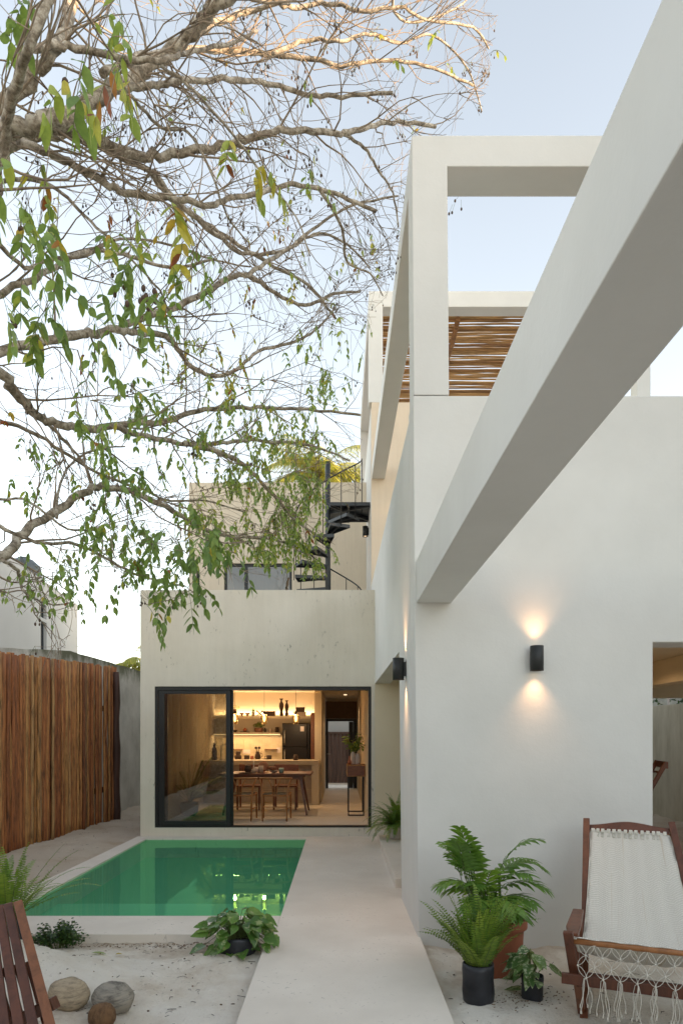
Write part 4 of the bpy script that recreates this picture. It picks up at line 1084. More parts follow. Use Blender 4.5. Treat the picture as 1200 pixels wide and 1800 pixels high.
# palm in terracotta pot
t = thing('potted_palm', 'dark green parlour palm in a large terracotta coloured pot by the white wall', 'potted plant', (XX(880,4.66),4.66,-.085))
m_ = MB(); m_.lathe([(0,0),(.115,0),(.135,.02),(.15,.30),(.152,.335),(.172,.337),(.175,.345),(.175,.395),(.168,.40),(.158,.395),(.152,.34),(.148,.30)], (0,0,0), 36, cap=False); m_.build('pot', M['terra'], t)
m_ = MB(); m_.lathe([(0,.335),(.1,.333),(.149,.325)], (0,0,0), 28, cap=False); m_.build('soil', M['soil'], t)
r_ = random.Random(9); lf = MB(); st_ = MB()
for k in range(23):
    a = r_.uniform(0,2*PI); el = r_.uniform(.5,1.4); b0 = Vector((r_.gauss(-.03,.035),r_.gauss(0,.03),.32)); hgt = r_.uniform(.16,.42)
    lean_ = Vector((math.cos(a)*.24-.26,math.sin(a)*.22,1)).normalized(); p = b0+lean_*hgt
    st_.tube([b0,(b0+p)/2+Vector((.004,0,0)),p],[.006,.0055,.004],6)
    d = Vector((math.cos(a)*math.cos(el),math.sin(a)*math.cos(el),math.sin(el))); L = r_.uniform(.26,.40); ns = 10; pts = [p]
    for i in range(ns):
        d = (d+Vector((0,0,-.07-.14*i/ns))).normalized(); pts.append(pts[-1]+d*L/ns)
    st_.tube(pts,[.0035*(1-.7*i/ns) for i in range(ns+1)],4,cap=False); tn = r_.uniform(.1,.8)
    for j in range(2,13):
        f = j/12*ns; i = min(ns-1,int(f)); q_ = pts[i].lerp(pts[i+1],f-i) if i < ns else pts[-1]; tg = (pts[i+1]-pts[i]).normalized(); side = tg.cross(Vector((0,0,1))).normalized(); up = side.cross(tg)
        ll = .16*math.sin(PI*(.18+.72*j/12))**.6
        for s in (-1,1): lf.leaf(q_, side*s*.8+tg*(.35+.6*j/12)+up*r_.uniform(0,.25), up, ll*r_.uniform(.9,1.15), .030, min(1,max(0,tn+r_.gauss(0,.08))), .32, .25, 2)
lf.build('fronds', M['palm'], t); st_.build('stems', M['stem'], t)
# heart leaf plants
def hearts(t, base, n, rx, rz, size, mat, seed, trail=0, zc=0.0, asp=.8):
    r_ = random.Random(seed); lf = MB(); st_ = MB()
    for k in range(n):
        a = r_.random()*2*PI; e = r_.uniform(0.05,1.35); q_ = Vector((math.cos(a)*math.cos(e)*rx, math.sin(a)*math.cos(e)*rx*.8, math.sin(e)*rz+zc))*r_.uniform(.6,1.05)
        if r_.random() < trail: q_.z = -r_.uniform(.0,1)*base[2]+.01; q_.x *= 1.1; q_.y *= 1.1
        q_ = q_+Vector(base); b = Vector(base)+Vector((math.cos(a)*.03,math.sin(a)*.03,0)); mid = (q_+b)/2+Vector((0,0,.05))
        st_.tube([b,mid,q_],[.003,.0025,.002],5,cap=False)
        d = Vector((math.cos(a)+r_.gauss(0,.35),math.sin(a)+r_.gauss(0,.35)-.25,r_.uniform(-1.0,.1)))
        up = Vector((math.cos(a)*.5+r_.gauss(0,.3),math.sin(a)*.5-.5,.9)); s = size*r_.uniform(.6,1.15)
        lf.leaf(q_, d, up, s, s*asp, min(1,max(0,.5+r_.gauss(0,.25))), .2, .18, 1)
    lf.build('leaves', M[mat], t); st_.build('stems', M['stem'], t)
t = thing('potted_arrowhead_plant', 'arrowhead plant with pale veined leaves in a small black bag by the terracotta coloured pot', 'potted plant', (XX(935,4.22),4.22,-.085))
pot_bag(t, .066, .165, 7); hearts(t, (0,0,.15), 30, .16, .19, .125, 'syng', 12, .12, 0, .62)
t = thing('potted_pothos', 'bushy pothos with mottled glossy leaves in a low black pot at the pool corner', 'potted plant', (XX(418,5.08),5.08,-.06))
pot_bag(t, .14, .135, 5, 'bag', .015); hearts(t, (0,0,.12), 120, .27, .20, .115, 'pothos', 4, .22, 0, .74)
# alcove fern
t = thing('potted_fern', 'bright green fern spilling over the alcove step beside the sliding door', 'potted plant', (0.80,9.75,.085))
pot_bag(t, .12, .2, 2, 'cer', 0); fern(t, (0,0,.18), 90, .52, 14, .2, 1.45, .15, .055, .05, .5, (-.35,-.1))
# fern behind the slatted chair
x_, y_ = XX(14,4.75), 4.75
t = thing('potted_fern', 'light green fern and climbing leaves behind the slatted chair at left edge', 'potted plant', (x_,y_,gz(x_,y_)-.02))
pot_bag(t, .11, .2, 4); fern(t, (0,0,.18), 44, .6, 24, .55, 1.45, .07, .05, .06, .62, (.1,0))
# low bush
x_, y_ = XX(103,5.18), 5.18
t = thing('ground_bush', 'low dark green small leaved bush beside the near pool coping', 'bush', (x_,y_,gz(x_,y_)))
r_ = random.Random(31); lf = MB(); st_ = MB()
for k in range(70):
    a = r_.random()*2*PI; q_ = r_.random()**.5; b = Vector((math.cos(a)*.05,math.sin(a)*.05,0)); e = Vector((math.cos(a)*.23*q_,math.sin(a)*.15*q_,.19*(1-q_*q_*.75)*r_.uniform(.7,1.15)+.01)); m2 = (b+e)/2+Vector((0,0,.04)); st_.tube([b,m2,e],[.003,.002,.0015],4,cap=False)
    for j in range(16):
        f = r_.uniform(.35,1); p = b.lerp(e,f)+Vector((r_.gauss(0,.018),r_.gauss(0,.018),.04*(1-f)*2*f+r_.gauss(0,.012)))
        lf.leaf(p, Vector((r_.gauss(0,1),r_.gauss(0,1),r_.gauss(0.1,.5))), Vector((0,-.3,1)), .024, .018, min(1,max(0,.45+r_.gauss(0,.25))), .1, .1)
lf.build('leaves', M['bush'], t); st_.build('stems', M['stem'], t)

# ================================================================== SLING CHAIR with macrame fringe
T0 = Vector((1.80,5.0,0)); U = Vector((.92,-.392,0)); Fv = Vector((-.392,-.92,0))
def sling_chair(label, T0, group):
    t = thing('sling_chair', label, 'lounge chair', (T0.x+.1, T0.y-.7, -.085), 0, group)
    lo = Vector(t.location)
    def W(a,b,z): return T0+U*a+Fv*b+Vector((0,0,z))-lo
    Z = Vector((0,0,1))
    def post(name, a0, a1, tone):
        m_ = MB(); m_.bar(W(a0,0,.945), W(a1,1.13,-.09), .026, .045, tone, U); m_.build(name, M['redwood'], t, bevel=.004)
    post('back_post', 0, .05, .6); post('back_post', .56, .76, .35)
    # wavy crest
    m_ = MB(); n = 20; vs = []; 
    for i in range(n+1):
        a = .014+.532*i/n; zt = .925+.014*math.cos((i/n-.5)*2*PI*1.0)-.010*abs(i/n-.5); zb = .855
        for (b,z) in ((.035,zb),(.06,zb),(.012,zt),(-.012,zt)): vs.append(W(a,b+.01,z))
    fs = [(3,2,1,0),(n*4,n*4+1,n*4+2,n*4+3)]
    for i in range(n):
        o_ = i*4
        for (p_,q_) in ((0,1),(1,2),(2,3),(3,0)): fs.append((o_+p_,o_+q_,o_+4+q_,o_+4+p_))
    m_.add(vs, fs, .45); m_.build('crest_rail', M['redwood'], t)
    m_ = MB(); m_.tube([W(0,.06,.865),W(.56,.06,.865)], .009, 10, .8); m_.build('top_rod', M['orangewood'], t)
    m_ = MB(); m_.tube([W(.005,1.445,.455),W(.86,1.445,.455)], .0165, 14, .3); m_.build('front_rod', M['orangewood'], t)
    for a in (.0,.83):
        m_ = MB(); m_.bar(W(a-.01,1.475,.51), W(a+.02,1.36,.22), .028, .05, .35, U); m_.build('front_arm', M['redwood'], t, bevel=.006)
        m_ = MB(); m_.bar(W(a+.025,1.34,.24), W(a+.035,1.05,-.09), .026, .042, .75, U); m_.build('leg', M['redwood'], t, bevel=.004)
        m_ = MB(); m_.bar(W(a+.05,1.4,.21), W(a+.03,.30,-.09), .026, .045, .3, U); m_.build('leg', M['redwood'], t, bevel=.004)
        m_ = MB(); pa = [W(a-.035,.80,.475),W(a+.03,.80,.475),W(a+.035,1.15,.462),W(a+.028,1.28,.452),W(a-.025,1.28,.452),W(a-.045,1.16,.462)]
        m_.add([p-Z*.026 for p in pa]+pa, [(0,1,2,3,4,5),(11,10,9,8,7,6)]+[(i,i+6,(i+1)%6+6,(i+1)%6) for i in range(6)], .55); m_.build('armrest', M['redwood'], t, bevel=.006)
        m_ = MB(); m_.bar(W(a+.01,1.20,.436), W(a+.015,1.24,.26), .03, .04, .5, U); m_.build('arm_support', M['redwood'], t, bevel=.004)
        m_ = MB(); m_.bar(W(a+.006,.86,.45), W(a+.012,.92,.12), .026, .04, .6, U); m_.build('arm_support', M['redwood'], t, bevel=.004)
    m_ = MB(); m_.bar(W(-.045,1.43,.245), W(.88,1.43,.245), .026, .058, .25, Z); m_.build('stretcher', M['redwood'], t, bevel=.004)
    m_ = MB(); m_.bar(W(.0,1.12,.17), W(.86,1.12,.17), .024, .036, .4, Z); m_.build('stretcher', M['redwood'], t, bevel=.004)
    # woven sling
    prof = [(.06,.872),(.10,.838),(.25,.72),(.45,.575),(.65,.455),(.85,.37),(1.05,.325),(1.22,.332),(1.36,.40),(1.43,.462),(1.455,.474)]
    cp = catmull([Vector((b,z,0)) for b,z in prof], 6); nr = len(cp); nc = 34
    vs = []; uv = []
    for i, c in enumerate(cp):
        v = i/(nr-1); a0 = .035-.01*v; a1 = .525+.27*v; pin_ = .012*math.sin(v*PI)
        for j in range(nc+1):
            u_ = j/nc; a = a0+pin_+(a1-a0-2*pin_)*u_
            sag = .035*math.sin(PI*u_)*math.sin(PI*v); w_ = .004*math.sin(u_*36)*(1-v*.5)+.010*noise.noise(Vector((u_*5,v*4,1)))*math.sin(PI*v)
            vs.append(W(a, c.x, c.y-sag+w_)); uv.append((u_, v*1.5))
    me = bpy.data.meshes.new('woven_sling'); fs = [(i*(nc+1)+j, i*(nc+1)+j+1, (i+1)*(nc+1)+j+1, (i+1)*(nc+1)+j) for i in range(nr-1) for j in range(nc)]
    me.from_pydata(vs, [], fs); ul = me.uv_layers.new(name='uv')
    for l in me.loops: ul.data[l.index].uv = uv[l.vertex_index]
    me.polygons.foreach_set('use_smooth',[True]*len(fs)); me.materials.append(M['weave'])
    o = bpy.data.objects.new('woven_sling', me); C.objects.link(o); o.parent = t
    md = o.modifiers.new('thickness','SOLIDIFY'); md.thickness = .006
    r_ = random.Random(6)
    m_ = MB()
    for k in range(14):
        a = .045+.036*k+r_.uniform(-.004,.004); wdt = r_.uniform(.009,.013)
        for q_ in (-1,0,1):
            pts = [W(a+q_*wdt*.55, .06+.017*math.cos(th)+ (0 if th<PI*1.2 else 0), .866+.018*math.sin(th)) for th in [x*.35-.6 for x in range(11)]]
            pts = [W(a+q_*wdt*.4, .105, .835)]+pts+[W(a+q_*wdt*.5, .045, .83)]
            m_.tube(pts, .0058, 6)
    m_.build('loops', M['rope'], o)
    # edge cords
    m_ = MB()
    for e in (0,nc):
        for dq in (-.004,.004): m_.tube([Vector(vs[i*(nc+1)+e])+U*dq+Z*(.004*math.sin(i*1.3+dq*900)) for i in range(nr)], .005, 5)
    m_.build('edge_cord', M['rope'], o)
    # macrame fringe: petal-knot lattice, then tassels
    m_ = MB(); cols = 9; dx = .76/cols; rows = 3; dz = .058
    def nd(i, r): return W(.04+dx*(i+(.5 if r%2 else 0))+r_.uniform(-.004,.004), 1.452+.004*r+r_.uniform(-.006,.006), .445-dz*r+r_.uniform(-.004,.004))
    nodes = [[nd(i,r) for i in range(cols+1)] for r in range(rows+1)]
    def petal(p, q_, bl):
        mid = (p+q_)/2; d = q_-p; nrm = Vector((-d.z*U.x, -d.z*U.y, d.dot(U))).normalized()
        for s in (-1,1): m_.tube([p, p.lerp(q_,.25)+nrm*s*bl*.8, mid+nrm*s*bl, p.lerp(q_,.75)+nrm*s*bl*.8, q_], .0017, 5, cap=False)
    for r in range(rows):
        for i in range(cols+1):
            if r%2 == 0: tg = [i-1, i]
            else: tg = [i, i+1]
            for j in tg:
                if 0 <= j <= cols: petal(nodes[r][i], nodes[r+1][j], .011)
    for r in range(1,rows+1):
        for i in range(cols+1): m_.blob(nodes[r][i], .0055,.0055,.006, i, .1, 7, 5)
    m_.build('fringe', M['rope'], o)
    m_ = MB()
    for i in range(cols+1):
        p = nodes[rows][i]
        for k in range(5):
            L = r_.uniform(.15,.21); s = r_.uniform(-.03,.03); ph = r_.random()*6; pts = [p]
            for j in range(1,9):
                f = j/8; pts.append(p+U*(s*math.sin(min(1,f*1.6)*PI/2)+.006*math.sin(f*7+ph))+Fv*(.01*math.sin(f*5+ph))+Z*(-L*f+(.012 if j==1 else 0)))
            m_.tube(pts, .0019, 5); e = pts[-1]
            m_.tube([e+Z*.016, e+Z*.008, e-Z*.004], [.002,.0038,.005], 5)
    m_.build('tassels', M['rope'], o)
    return t
sling_chair('reddish wooden lounge chair with cream woven sling and long knotted fringe', T0, None)

# open slatted wooden chairs in the porch
def rung_chair(label, loc, rz, sc, tilt=.22):
    t = thing('wooden_chair', label, 'chair', loc, rz, 'dark wooden chairs in the porch'); t.scale = (sc,)*3
    for s in (-1,1):
        m_ = MB(); m_.bar((s*.25,-.22,.0),(s*.25,-.22-.0,.43),.035,.04,.2,(0,1,0)); m_.build('leg', M['redwood'], t)
        m_ = MB(); m_.bar((s*.25,.18,.0),(s*.25,.22,.43),.035,.04,.2,(0,1,0)); m_.build('leg', M['redwood'], t)
        m_ = MB(); m_.bar((s*.25,.22,.43),(s*.25,.22+tilt*1.0,1.0),.03,.045,.3,(0,1,0)); m_.build('back_post', M['redwood'], t, bevel=.008)
        m_ = MB(); m_.bar((s*.25,-.24,.62),(s*.25,.28,.62),.05,.025,.2); m_.bar((s*.25,-.2,.44),(s*.25,-.2,.607),.03,.03,.2); m_.build('armrest', M['redwood'], t)
    m_ = MB()
    for i in range(7): m_.box(-.27,.27,-.24+i*.068,-.24+i*.068+.055,.432,.452,.1+.1*i)
    m_.build('seat', M['redwood'], t)
    m_ = MB()
    for i in range(5): z = .52+i*.09; m_.tube([(-.25,.22+tilt*(z-.43)/.57,z),(0,.235+tilt*(z-.43)/.57,z+.008),(.25,.22+tilt*(z-.43)/.57,z)],.012,8,.2)
    m_.build('rungs', M['redwood'], t)
    m_ = MB(); m_.bar((-.27,.22+tilt,.97),(.27,.22+tilt,.97),.03,.07,.4); m_.build('crest_rail', M['redwood'], t)
    return t
rung_chair('dark wooden chair with rungs just behind the fringed lounge chair at right edge', (3.18,5.98,-.08), R(-150), .86)
rung_chair('tall wooden chair further back in the porch, its post showing past the wall edge', (3.74,9.5,-.08), R(-105), 1.28, .30)

# ================================================================== SLATTED FOLDING CHAIR at the left edge
t = thing('slatted_chair', 'dark red slatted wooden folding chair cut off by the left edge', 'chair', (-1.3,2.4,-.05))
lo = Vector(t.location); tops = [(32,1586),(15,1590),(-1,1594),(-17,1598),(-33,1602),(-49,1606)]; bots = [(88,1800),(58,1800),(33,1800),(8,1800),(-20,1800),(-48,1800)]
for i,(a,b) in enumerate(zip(tops,bots)):
    A_ = P(*a,2.75+.012*i); B_ = P(*b,2.35+.0*i); D_ = B_-A_; E_ = A_+D_*2.35
    if E_.z < .02: E_ = A_+D_*((A_.z-.02)/(A_.z-B_.z))
    m_ = MB(); sp = Vector((1,.0,.0)); up_ = D_.cross(Vector((1,.15,0))).normalized(); m_.bar(A_-lo, E_-lo, .034, .022, (.95,.15,.35,.2,.5,.3)[i], up_); m_.build('slat', M['redwood'], t, bevel=.003)
for i in range(5):
    A_ = P(47-20*i,1694+5*i,2.62); B_ = P(76-20*i,1790+5*i,2.5); D_ = (B_-A_)
    m_ = MB(); m_.bar(A_-lo-Vector((0,-.02,0)), A_+D_*2.6-lo, .028, .022, .6 if i%2 else .3, D_.cross(Vector((1,.2,0))).normalized()); m_.build('seat_slat', M['redwood'], t, bevel=.003)
m_ = MB(); m_.bar(P(98,1762,2.46)-lo, P(-60,1838,2.56)-lo, .04, .045, .35, (0,0,1)); m_.build('cross_rail', M['redwood'], t, bevel=.004)
m_ = MB(); m_.bar(P(64,1702,2.66)-lo-Vector((.08,0,0)), P(-60,1740,2.75)-lo, .03, .03, .35, (0,0,1)); m_.build('cross_rail', M['redwood'], t, bevel=.004)

# ================================================================== COCONUTS, litter
def coconut(px, py, Y, rx, ry, rz, rot, mat, seed, label):
    c = P(px,py,Y); c.z = max(c.z, gz(c.x,c.y)+rz*.75)
    m_ = MB(); m_.blob((0,0,0), rx, ry, rz, seed, .07, 56, 36, .5, Euler(rot))
    def f(v):
        n_ = v.normalized(); return v*(1+.03*noise.noise(n_*3+Vector((seed,0,0)))+.03*noise.noise(Vector((n_.x*16,n_.y*3,n_.z*16+seed)))-.10*max(0,n_.z)**6)
    m_.xform(f); o = m_.build('coconut', M[mat]); o.location = c; tag(o, label, 'coconut', 'old coconuts on the sand'); return o
coconut(122,1776,3.98,.118,.10,.098,(0,R(15),0),'coco1',2,'pale tan dry coconut husk nearest the slatted chair')
coconut(199,1768,4.0,.122,.105,.092,(R(10),R(8),0),'coco2',5,'grey weathered coconut husk, largest and furthest right on the sand')
coconut(180,1797,3.82,.078,.075,.07,(R(80),R(20),0),'coco3',8,'small brown coconut shell in front of the grey husk')
def fallen(px, py, Y, L, Wd, rz, mat, tone, label):
    x, y = XX(px,Y), Y; m_ = MB(); m_.leaf((0,0,0), (1,0,.12), (0,0,1), L, Wd, tone, .15, .3); o = m_.build('fallen_leaf', M[mat]); o.location = (x,y,gz(x,y)+.012); o.rotation_euler = (0,0,rz); return tag(o, label, 'leaf')
fallen(160,1674,5.0,.12,.035,R(-5),'leaf',.62,'long yellow green leaf lying on the sand left of the pothos')
fallen(203,1690,4.9,.05,.035,R(20),'leaf',.93,'small curled orange leaf lying on the pale sand')
r_ = random.Random(77); m_ = MB()
for _ in range(650):
    q_ = r_.random()
    if q_ < .45: x, y = r_.uniform(-2.9,-.62), r_.uniform(3.2,5.36)
    elif q_ < .6: x, y = r_.gauss(-1.3,.7), r_.uniform(5.2,5.37)
    elif q_ < .8: x, y = r_.uniform(.68,3.0), r_.uniform(3.2,5.25)
    else: x, y = r_.uniform(-4.2,-3.3), r_.uniform(6.5,14.5)
    if x < -3.3 and y < 5.2 or (-.6 < x < .65): continue
    z = gz(x,y)+.003; a = r_.random()*6.28; k = r_.random()
    if k < .45:
        L = r_.uniform(.015,.07); pts = [(x,y,z),(x+math.cos(a)*L/2,y+math.sin(a)*L/2,z+.005),(x+math.cos(a+.4)*L,y+math.sin(a+.4)*L,z)]; m_.tube(pts, r_.uniform(.0009,.002), 4, r_.uniform(0,.3))
    elif k < .8: m_.leaf((x,y,z),(math.cos(a),math.sin(a),.1),(r_.gauss(0,.3),r_.gauss(0,.3),1), r_.uniform(.012,.035), r_.uniform(.006,.014), r_.random()*.9, .1,.2)
    else: s = r_.uniform(.003,.009); m_.blob((x,y,z), s, s*.8, s*.6, r_.random()*9, .3, 6, 4, r_.uniform(.2,.8))
for _ in range(500):      # crumbs of brown soil below the coping and round the pots
    q_ = r_.random()
    if q_ < .6: x, y = r_.choice((-1.75,-1.35,-1.1,-2.0))+r_.gauss(0,.14), 5.36-abs(r_.gauss(0,.09))
    elif q_ < .8: x, y = .98+r_.gauss(0,.12), 4.2+r_.gauss(0,.10)
    else: x, y = 1.22+r_.gauss(0,.08), 4.22+r_.gauss(0,.07)
    if -.6 < x < .65 or y > 5.375: continue
    s = r_.uniform(.0015,.006); m_.blob((x,y,gz(x,y)+.001), s*1.3, s, s*.5, r_.random()*9, .4, 6, 4, r_.uniform(.55,.8))
o = m_.build('leaf_litter', M['litter']); o['kind'] = 'stuff'
# ================================================================== KITCHEN: furniture and small things
def turned(name, label, cat, px, Y, z0, prof, mat, n=20, group=None, x=None):
    m_ = MB(); m_.lathe(prof, (0,0,0), n); o = m_.build(name, M[mat] if isinstance(mat,str) else mat); o.location = (XX(px,Y) if x is None else x, Y, z0)
    return tag(o, label, cat, group)
def boxy(name, label, cat, px, Y, z0, wd, dp, ht, mat, group=None, rz=0):
    m_ = MB(); m_.box(-wd/2,wd/2,-dp/2,dp/2,0,ht*.78); m_.box(-wd/2-.004,wd/2+.004,-dp/2-.004,dp/2+.004,ht*.785,ht); o = m_.build(name, M[mat], bevel=.004); o.location = (XX(px,Y),Y,z0); o.rotation_euler=(0,0,rz); return tag(o,label,cat,group)
# dining table
t = thing('dining_table', 'long oak dining table with splayed dark legs inside the kitchen', 'table', (-1.35,12.65,F))
m_ = MB(); m_.box(-.85,.83,-.45,.45,.715,.75); m_.build('tabletop', M['darkwood'], t, bevel=.008)
m_ = MB(); m_.box(-.72,.68,-.36,-.335,.64,.713); m_.box(-.72,.68,.335,.36,.64,.713); m_.build('apron', M['darkwood'], t)
for sx_ in (-1,1):
    for sy_ in (-1,1): m_ = MB(); m_.bar((sx_*.62,sy_*.30,.71),(sx_*.75,sy_*.42,0),.05,.05,.3,(0,1,0),.6); m_.build('leg', M['darkwood'], t)
# wishbone style chairs
def round_chair():
    t = thing('dining_chair', 'honey wooden dining chair with curved back rail, right one of the near pair', 'chair', (0,0,F), 0, 'dining chairs near side')
    W_ = M['orangewood']
    for s in (-1,1):
        m_ = MB(); m_.tube([(s*.20,-.24,0),(s*.205,-.245,.25),(s*.21,-.235,.42),(s*.23,-.17,.60),(s*.262,-.10,.69)],[.013,.017,.018,.016,.014],10,.5); m_.build('leg', W_, t)
        m_ = MB(); m_.tube([(s*.235,.22,0),(s*.235,.22,.25),(s*.235,.215,.455)],[.013,.018,.016],10,.4); m_.build('leg', W_, t)
    m_ = MB(); m_.tube([(.27*math.cos(a)*1.0,-.02-.23*math.sin(a)+.0,.705+.015*math.sin(a)) for a in [i*PI/16 for i in range(17)]],.0155,10,.6); m_.build('back_rail', W_, t)
    m_ = MB()
    for s in (-1,1): m_.tube([(s*.03,-.235,.44),(s*.04,-.24,.56),(s*.10,-.225,.70)],.009,6,.5)
    m_.tube([(0,-.235,.44),(0,-.245,.71)],.012,6,.5); m_.build('splat', W_, t)
    m_ = MB(); m_.box(-.215,.215,-.215,.205,.425,.45); m_.build('seat', M['seat'], t, bevel=.01)
    m_ = MB(); m_.tube([(-.235,.215,.43),(.235,.215,.43)],.014,8); m_.tube([(-.21,-.235,.43),(.21,-.235,.43)],.014,8)
    for s in (-1,1): m_.tube([(s*.21,-.235,.43),(s*.235,.215,.43)],.014,8); m_.tube([(s*.203,-.243,.2),(s*.235,.22,.2)],.009,6)
    m_.tube([(-.202,-.243,.24),(.202,-.243,.24)],.009,6); m_.build('stretcher', W_, t); return t
c1 = round_chair(); c1.location = (XX(485,11.62),11.62,F)
c2 = copy_tree(c1); c2.location = (XX(424,11.62),11.62,F); c2['label'] = 'honey wooden dining chair partly cut by the door frame, left one at the near side'
def dark_chair():
    t = thing('dining_chair', 'dark wooden dining chair facing out behind the table, right one of the far side', 'chair', (0,0,F), 0, 'dining chairs far side')
    for s in (-1,1):
        m_ = MB(); m_.bar((s*.21,.2,0),(s*.21,.19,.80),.032,.03,.5,(0,1,0)); m_.build('leg', M['darkwood'], t)
        m_ = MB(); m_.bar((s*.21,-.2,0),(s*.21,-.2,.43),.035,.035,.6,(0,1,0)); m_.build('leg', M['darkwood'], t)
    m_ = MB(); m_.box(-.235,.235,-.225,.23,.432,.465,.7); m_.build('seat', M['darkwood'], t, bevel=.01)
    m_ = MB(); m_.box(-.24,.24,.205,.228,.66,.86,.8); m_.build('backrest', M['darkwood'], t, bevel=.01); return t
c1 = dark_chair(); c1.location = (XX(502,13.35),13.35,F)
c2 = copy_tree(c1); c2.location = (XX(439,13.35),13.35,F); c2['label'] = 'dark wooden dining chair facing out behind the table, left one beside the door frame'
# table ware
tz = F+.752
turned('jug','dark round jug at the left of the table ware','jug',436,12.5,tz,[(0,0),(.045,0),(.07,.04),(.068,.09),(.05,.12),(.055,.135)],'claydk')
turned('bud_vase','small brown clay bud vase holding a pale candle','vase',446,12.4,tz,[(0,0),(.032,0),(.045,.035),(.04,.06),(.013,.085),(.013,.12)],'clayp')
turned('candle','slim pale candle standing in the small clay vase','candle',446,12.4,tz+.121,[(0,0),(.010,0),(.009,.1),(0,.102)],'wax',10)
turned('cup','plain brown beaker in front of the round plate on the table','cup',458.5,12.38,tz,[(0,0),(.045,0),(.05,.13),(.046,.13),(.042,.02)],'clayp')
turned('cup','small pale glassy beaker between candle and brown beaker','cup',451,12.55,tz,[(0,0),(.03,0),(.034,.1),(.03,.1)],'cer')
m_ = MB(); m_.lathe([(0,0),(.06,.002),(.095,.012),(.098,.016),(.05,.01),(0,.008)],(0,0,0),32,cap=False); o = m_.build('plate',M['clay']); o.location=(XX(463,12.75),12.75,tz+.098); o.rotation_euler=(R(80),0,0); tag(o,'dark red round plate standing upright among the table ware','plate')
turned('bowl','wide pale bowl holding a smaller bowl on the table','bowl',481,12.4,tz,[(0,0),(.035,0),(.04,.01),(.09,.045),(.092,.05),(.05,.02)],'clayp')
turned('bowl','brown rounded bowl stacked on the wide pale bowl','bowl',478,12.5,tz+.05,[(0,0),(.04,0),(.065,.03),(.06,.07),(.055,.07)],'clay')
turned('cup','teal glazed cup at the right of the table ware','cup',494.5,12.4,tz,[(0,0),(.04,0),(.046,.05),(.045,.09),(.04,.09)],'teal')
turned('tray','flat dark round tray under the jug at the table\'s left','tray',432,12.3,tz,[(0,0),(.12,0),(.13,.012),(.12,.006)],'claydk')
# fridge
t = thing('fridge', 'tall black refrigerator with curved handle beside the partition', 'refrigerator', (XX(522,15.25),15.3,F))
m_ = MB(); m_.box(-.31,.30,-.30,.36,.03,1.70); m_.build('body', M['fridge'], t, bevel=.01)
m_ = MB(); m_.box(-.305,.24,-.345,-.303,.05,1.17); m_.build('lower_door', M['fridge'], t, bevel=.012)
m_ = MB(); m_.box(-.305,.24,-.345,-.303,1.18,1.69); m_.build('upper_door', M['fridge'], t, bevel=.012)
for a,b in ((.55,1.12),(1.22,1.55)): m_ = MB(); m_.tube([(-.25,-.345,a),(-.25,-.385,a+.05),(-.25,-.39,(a+b)/2),(-.25,-.385,b-.05),(-.25,-.345,b)],.011,8); m_.build('handle', M['steel'], t)
m_ = MB(); m_.box(.09,.17,-.3475,-.3455,1.52,1.63); m_.build('energy_sticker', M['cer'], t)
m_ = MB(); m_.box(.315,.43,-.28,.40,.0,1.93,.4); m_.build('side_panel', M['darkwood'], t)
# upper shelf
uz = 1.992; UY = 15.55
m_ = MB(); m_.lathe([(0,0),(.035,0),(.045,.05),(.03,.1),(.04,.15),(.055,.22),(.05,.28),(.022,.33),(.02,.36),(.04,.385),(.042,.40),(0,.402)],(0,0,0),20); o=m_.build('tall_vase',M['claydk']); o.location=(XX(494.5,UY),UY,uz); tag(o,'tallest dark turned wooden vase on the upper shelf','vase','tall vases')
o2=o.copy(); C.objects.link(o2); o2.location=(XX(504,UY),UY,uz); o2.scale=(.85,.85,.9); o2['label']='slightly shorter dark turned vase to the right of the tallest one'
boxy('box','pale wide box at the bottom of the pair on the upper shelf','box',527,UY,uz,.27,.2,.09,'clayp')
boxy('box','dark brown box stacked on the pale wide box','box',528,UY,uz+.091,.19,.15,.11,'claydk')
boxy('box','long black box on the upper shelf left of the tall vases','box',475,UY,uz,.22,.15,.11,'claydk')
for px,l in ((425,'small dark footed bowl on the upper shelf, left of the two'),(435,'small dark footed bowl on the upper shelf next to the grassy plant')):
    turned('footed_bowl',l,'bowl',px,UY,uz,[(0,0),(.03,0),(.012,.02),(.025,.035),(.06,.06),(.062,.07),(.03,.045)],'clay',group='footed bowls')
m_ = MB(); m_.bar((-.06,0,0.012),(.06,0,.105),.02,.02); m_.bar((-.05,.01,.11),(.055,-.01,.012),.02,.02); m_.blob((.065,0,.11),.02,.02,.02); m_.blob((-.055,0,.115),.018,.018,.018); o=m_.build('cross_ornament',M['claydk']); o.location=(XX(456,UY),UY,uz); tag(o,'dark crossed wooden ornament on the upper shelf','ornament')
def small_plant(px, Y, z, pot, mat, n, L, label, seed, kind='grass', group=None):
    t = thing('shelf_plant', label, 'potted plant', (XX(px,Y),Y,z)); m_ = MB(); m_.lathe(pot,(0,0,0),16); m_.build('pot', M[mat], t)
    r_=random.Random(seed); lf=MB(); h=pot[-1][1]-.01
    for k in range(n):
        a=r_.random()*6.28; e=r_.uniform(.4,1.5)
        if kind=='grass': lf.leaf((0,0,h),(math.cos(a)*math.cos(e),math.sin(a)*math.cos(e),math.sin(e)),(math.cos(a),math.sin(a),.3),L*r_.uniform(.6,1.1),.012,r_.random(),.3,.1,2)
        else:
            d=Vector((math.cos(a)*math.cos(e),math.sin(a)*math.cos(e),math.sin(e)))*L*r_.uniform(.3,1)+Vector((0,0,h)); lf.leaf(d,(math.cos(a),math.sin(a),-.3),(0,-.5,1),.035,.028,r_.random(),.1,.1)
    lf.build('leaves', M['fern'], t); return t
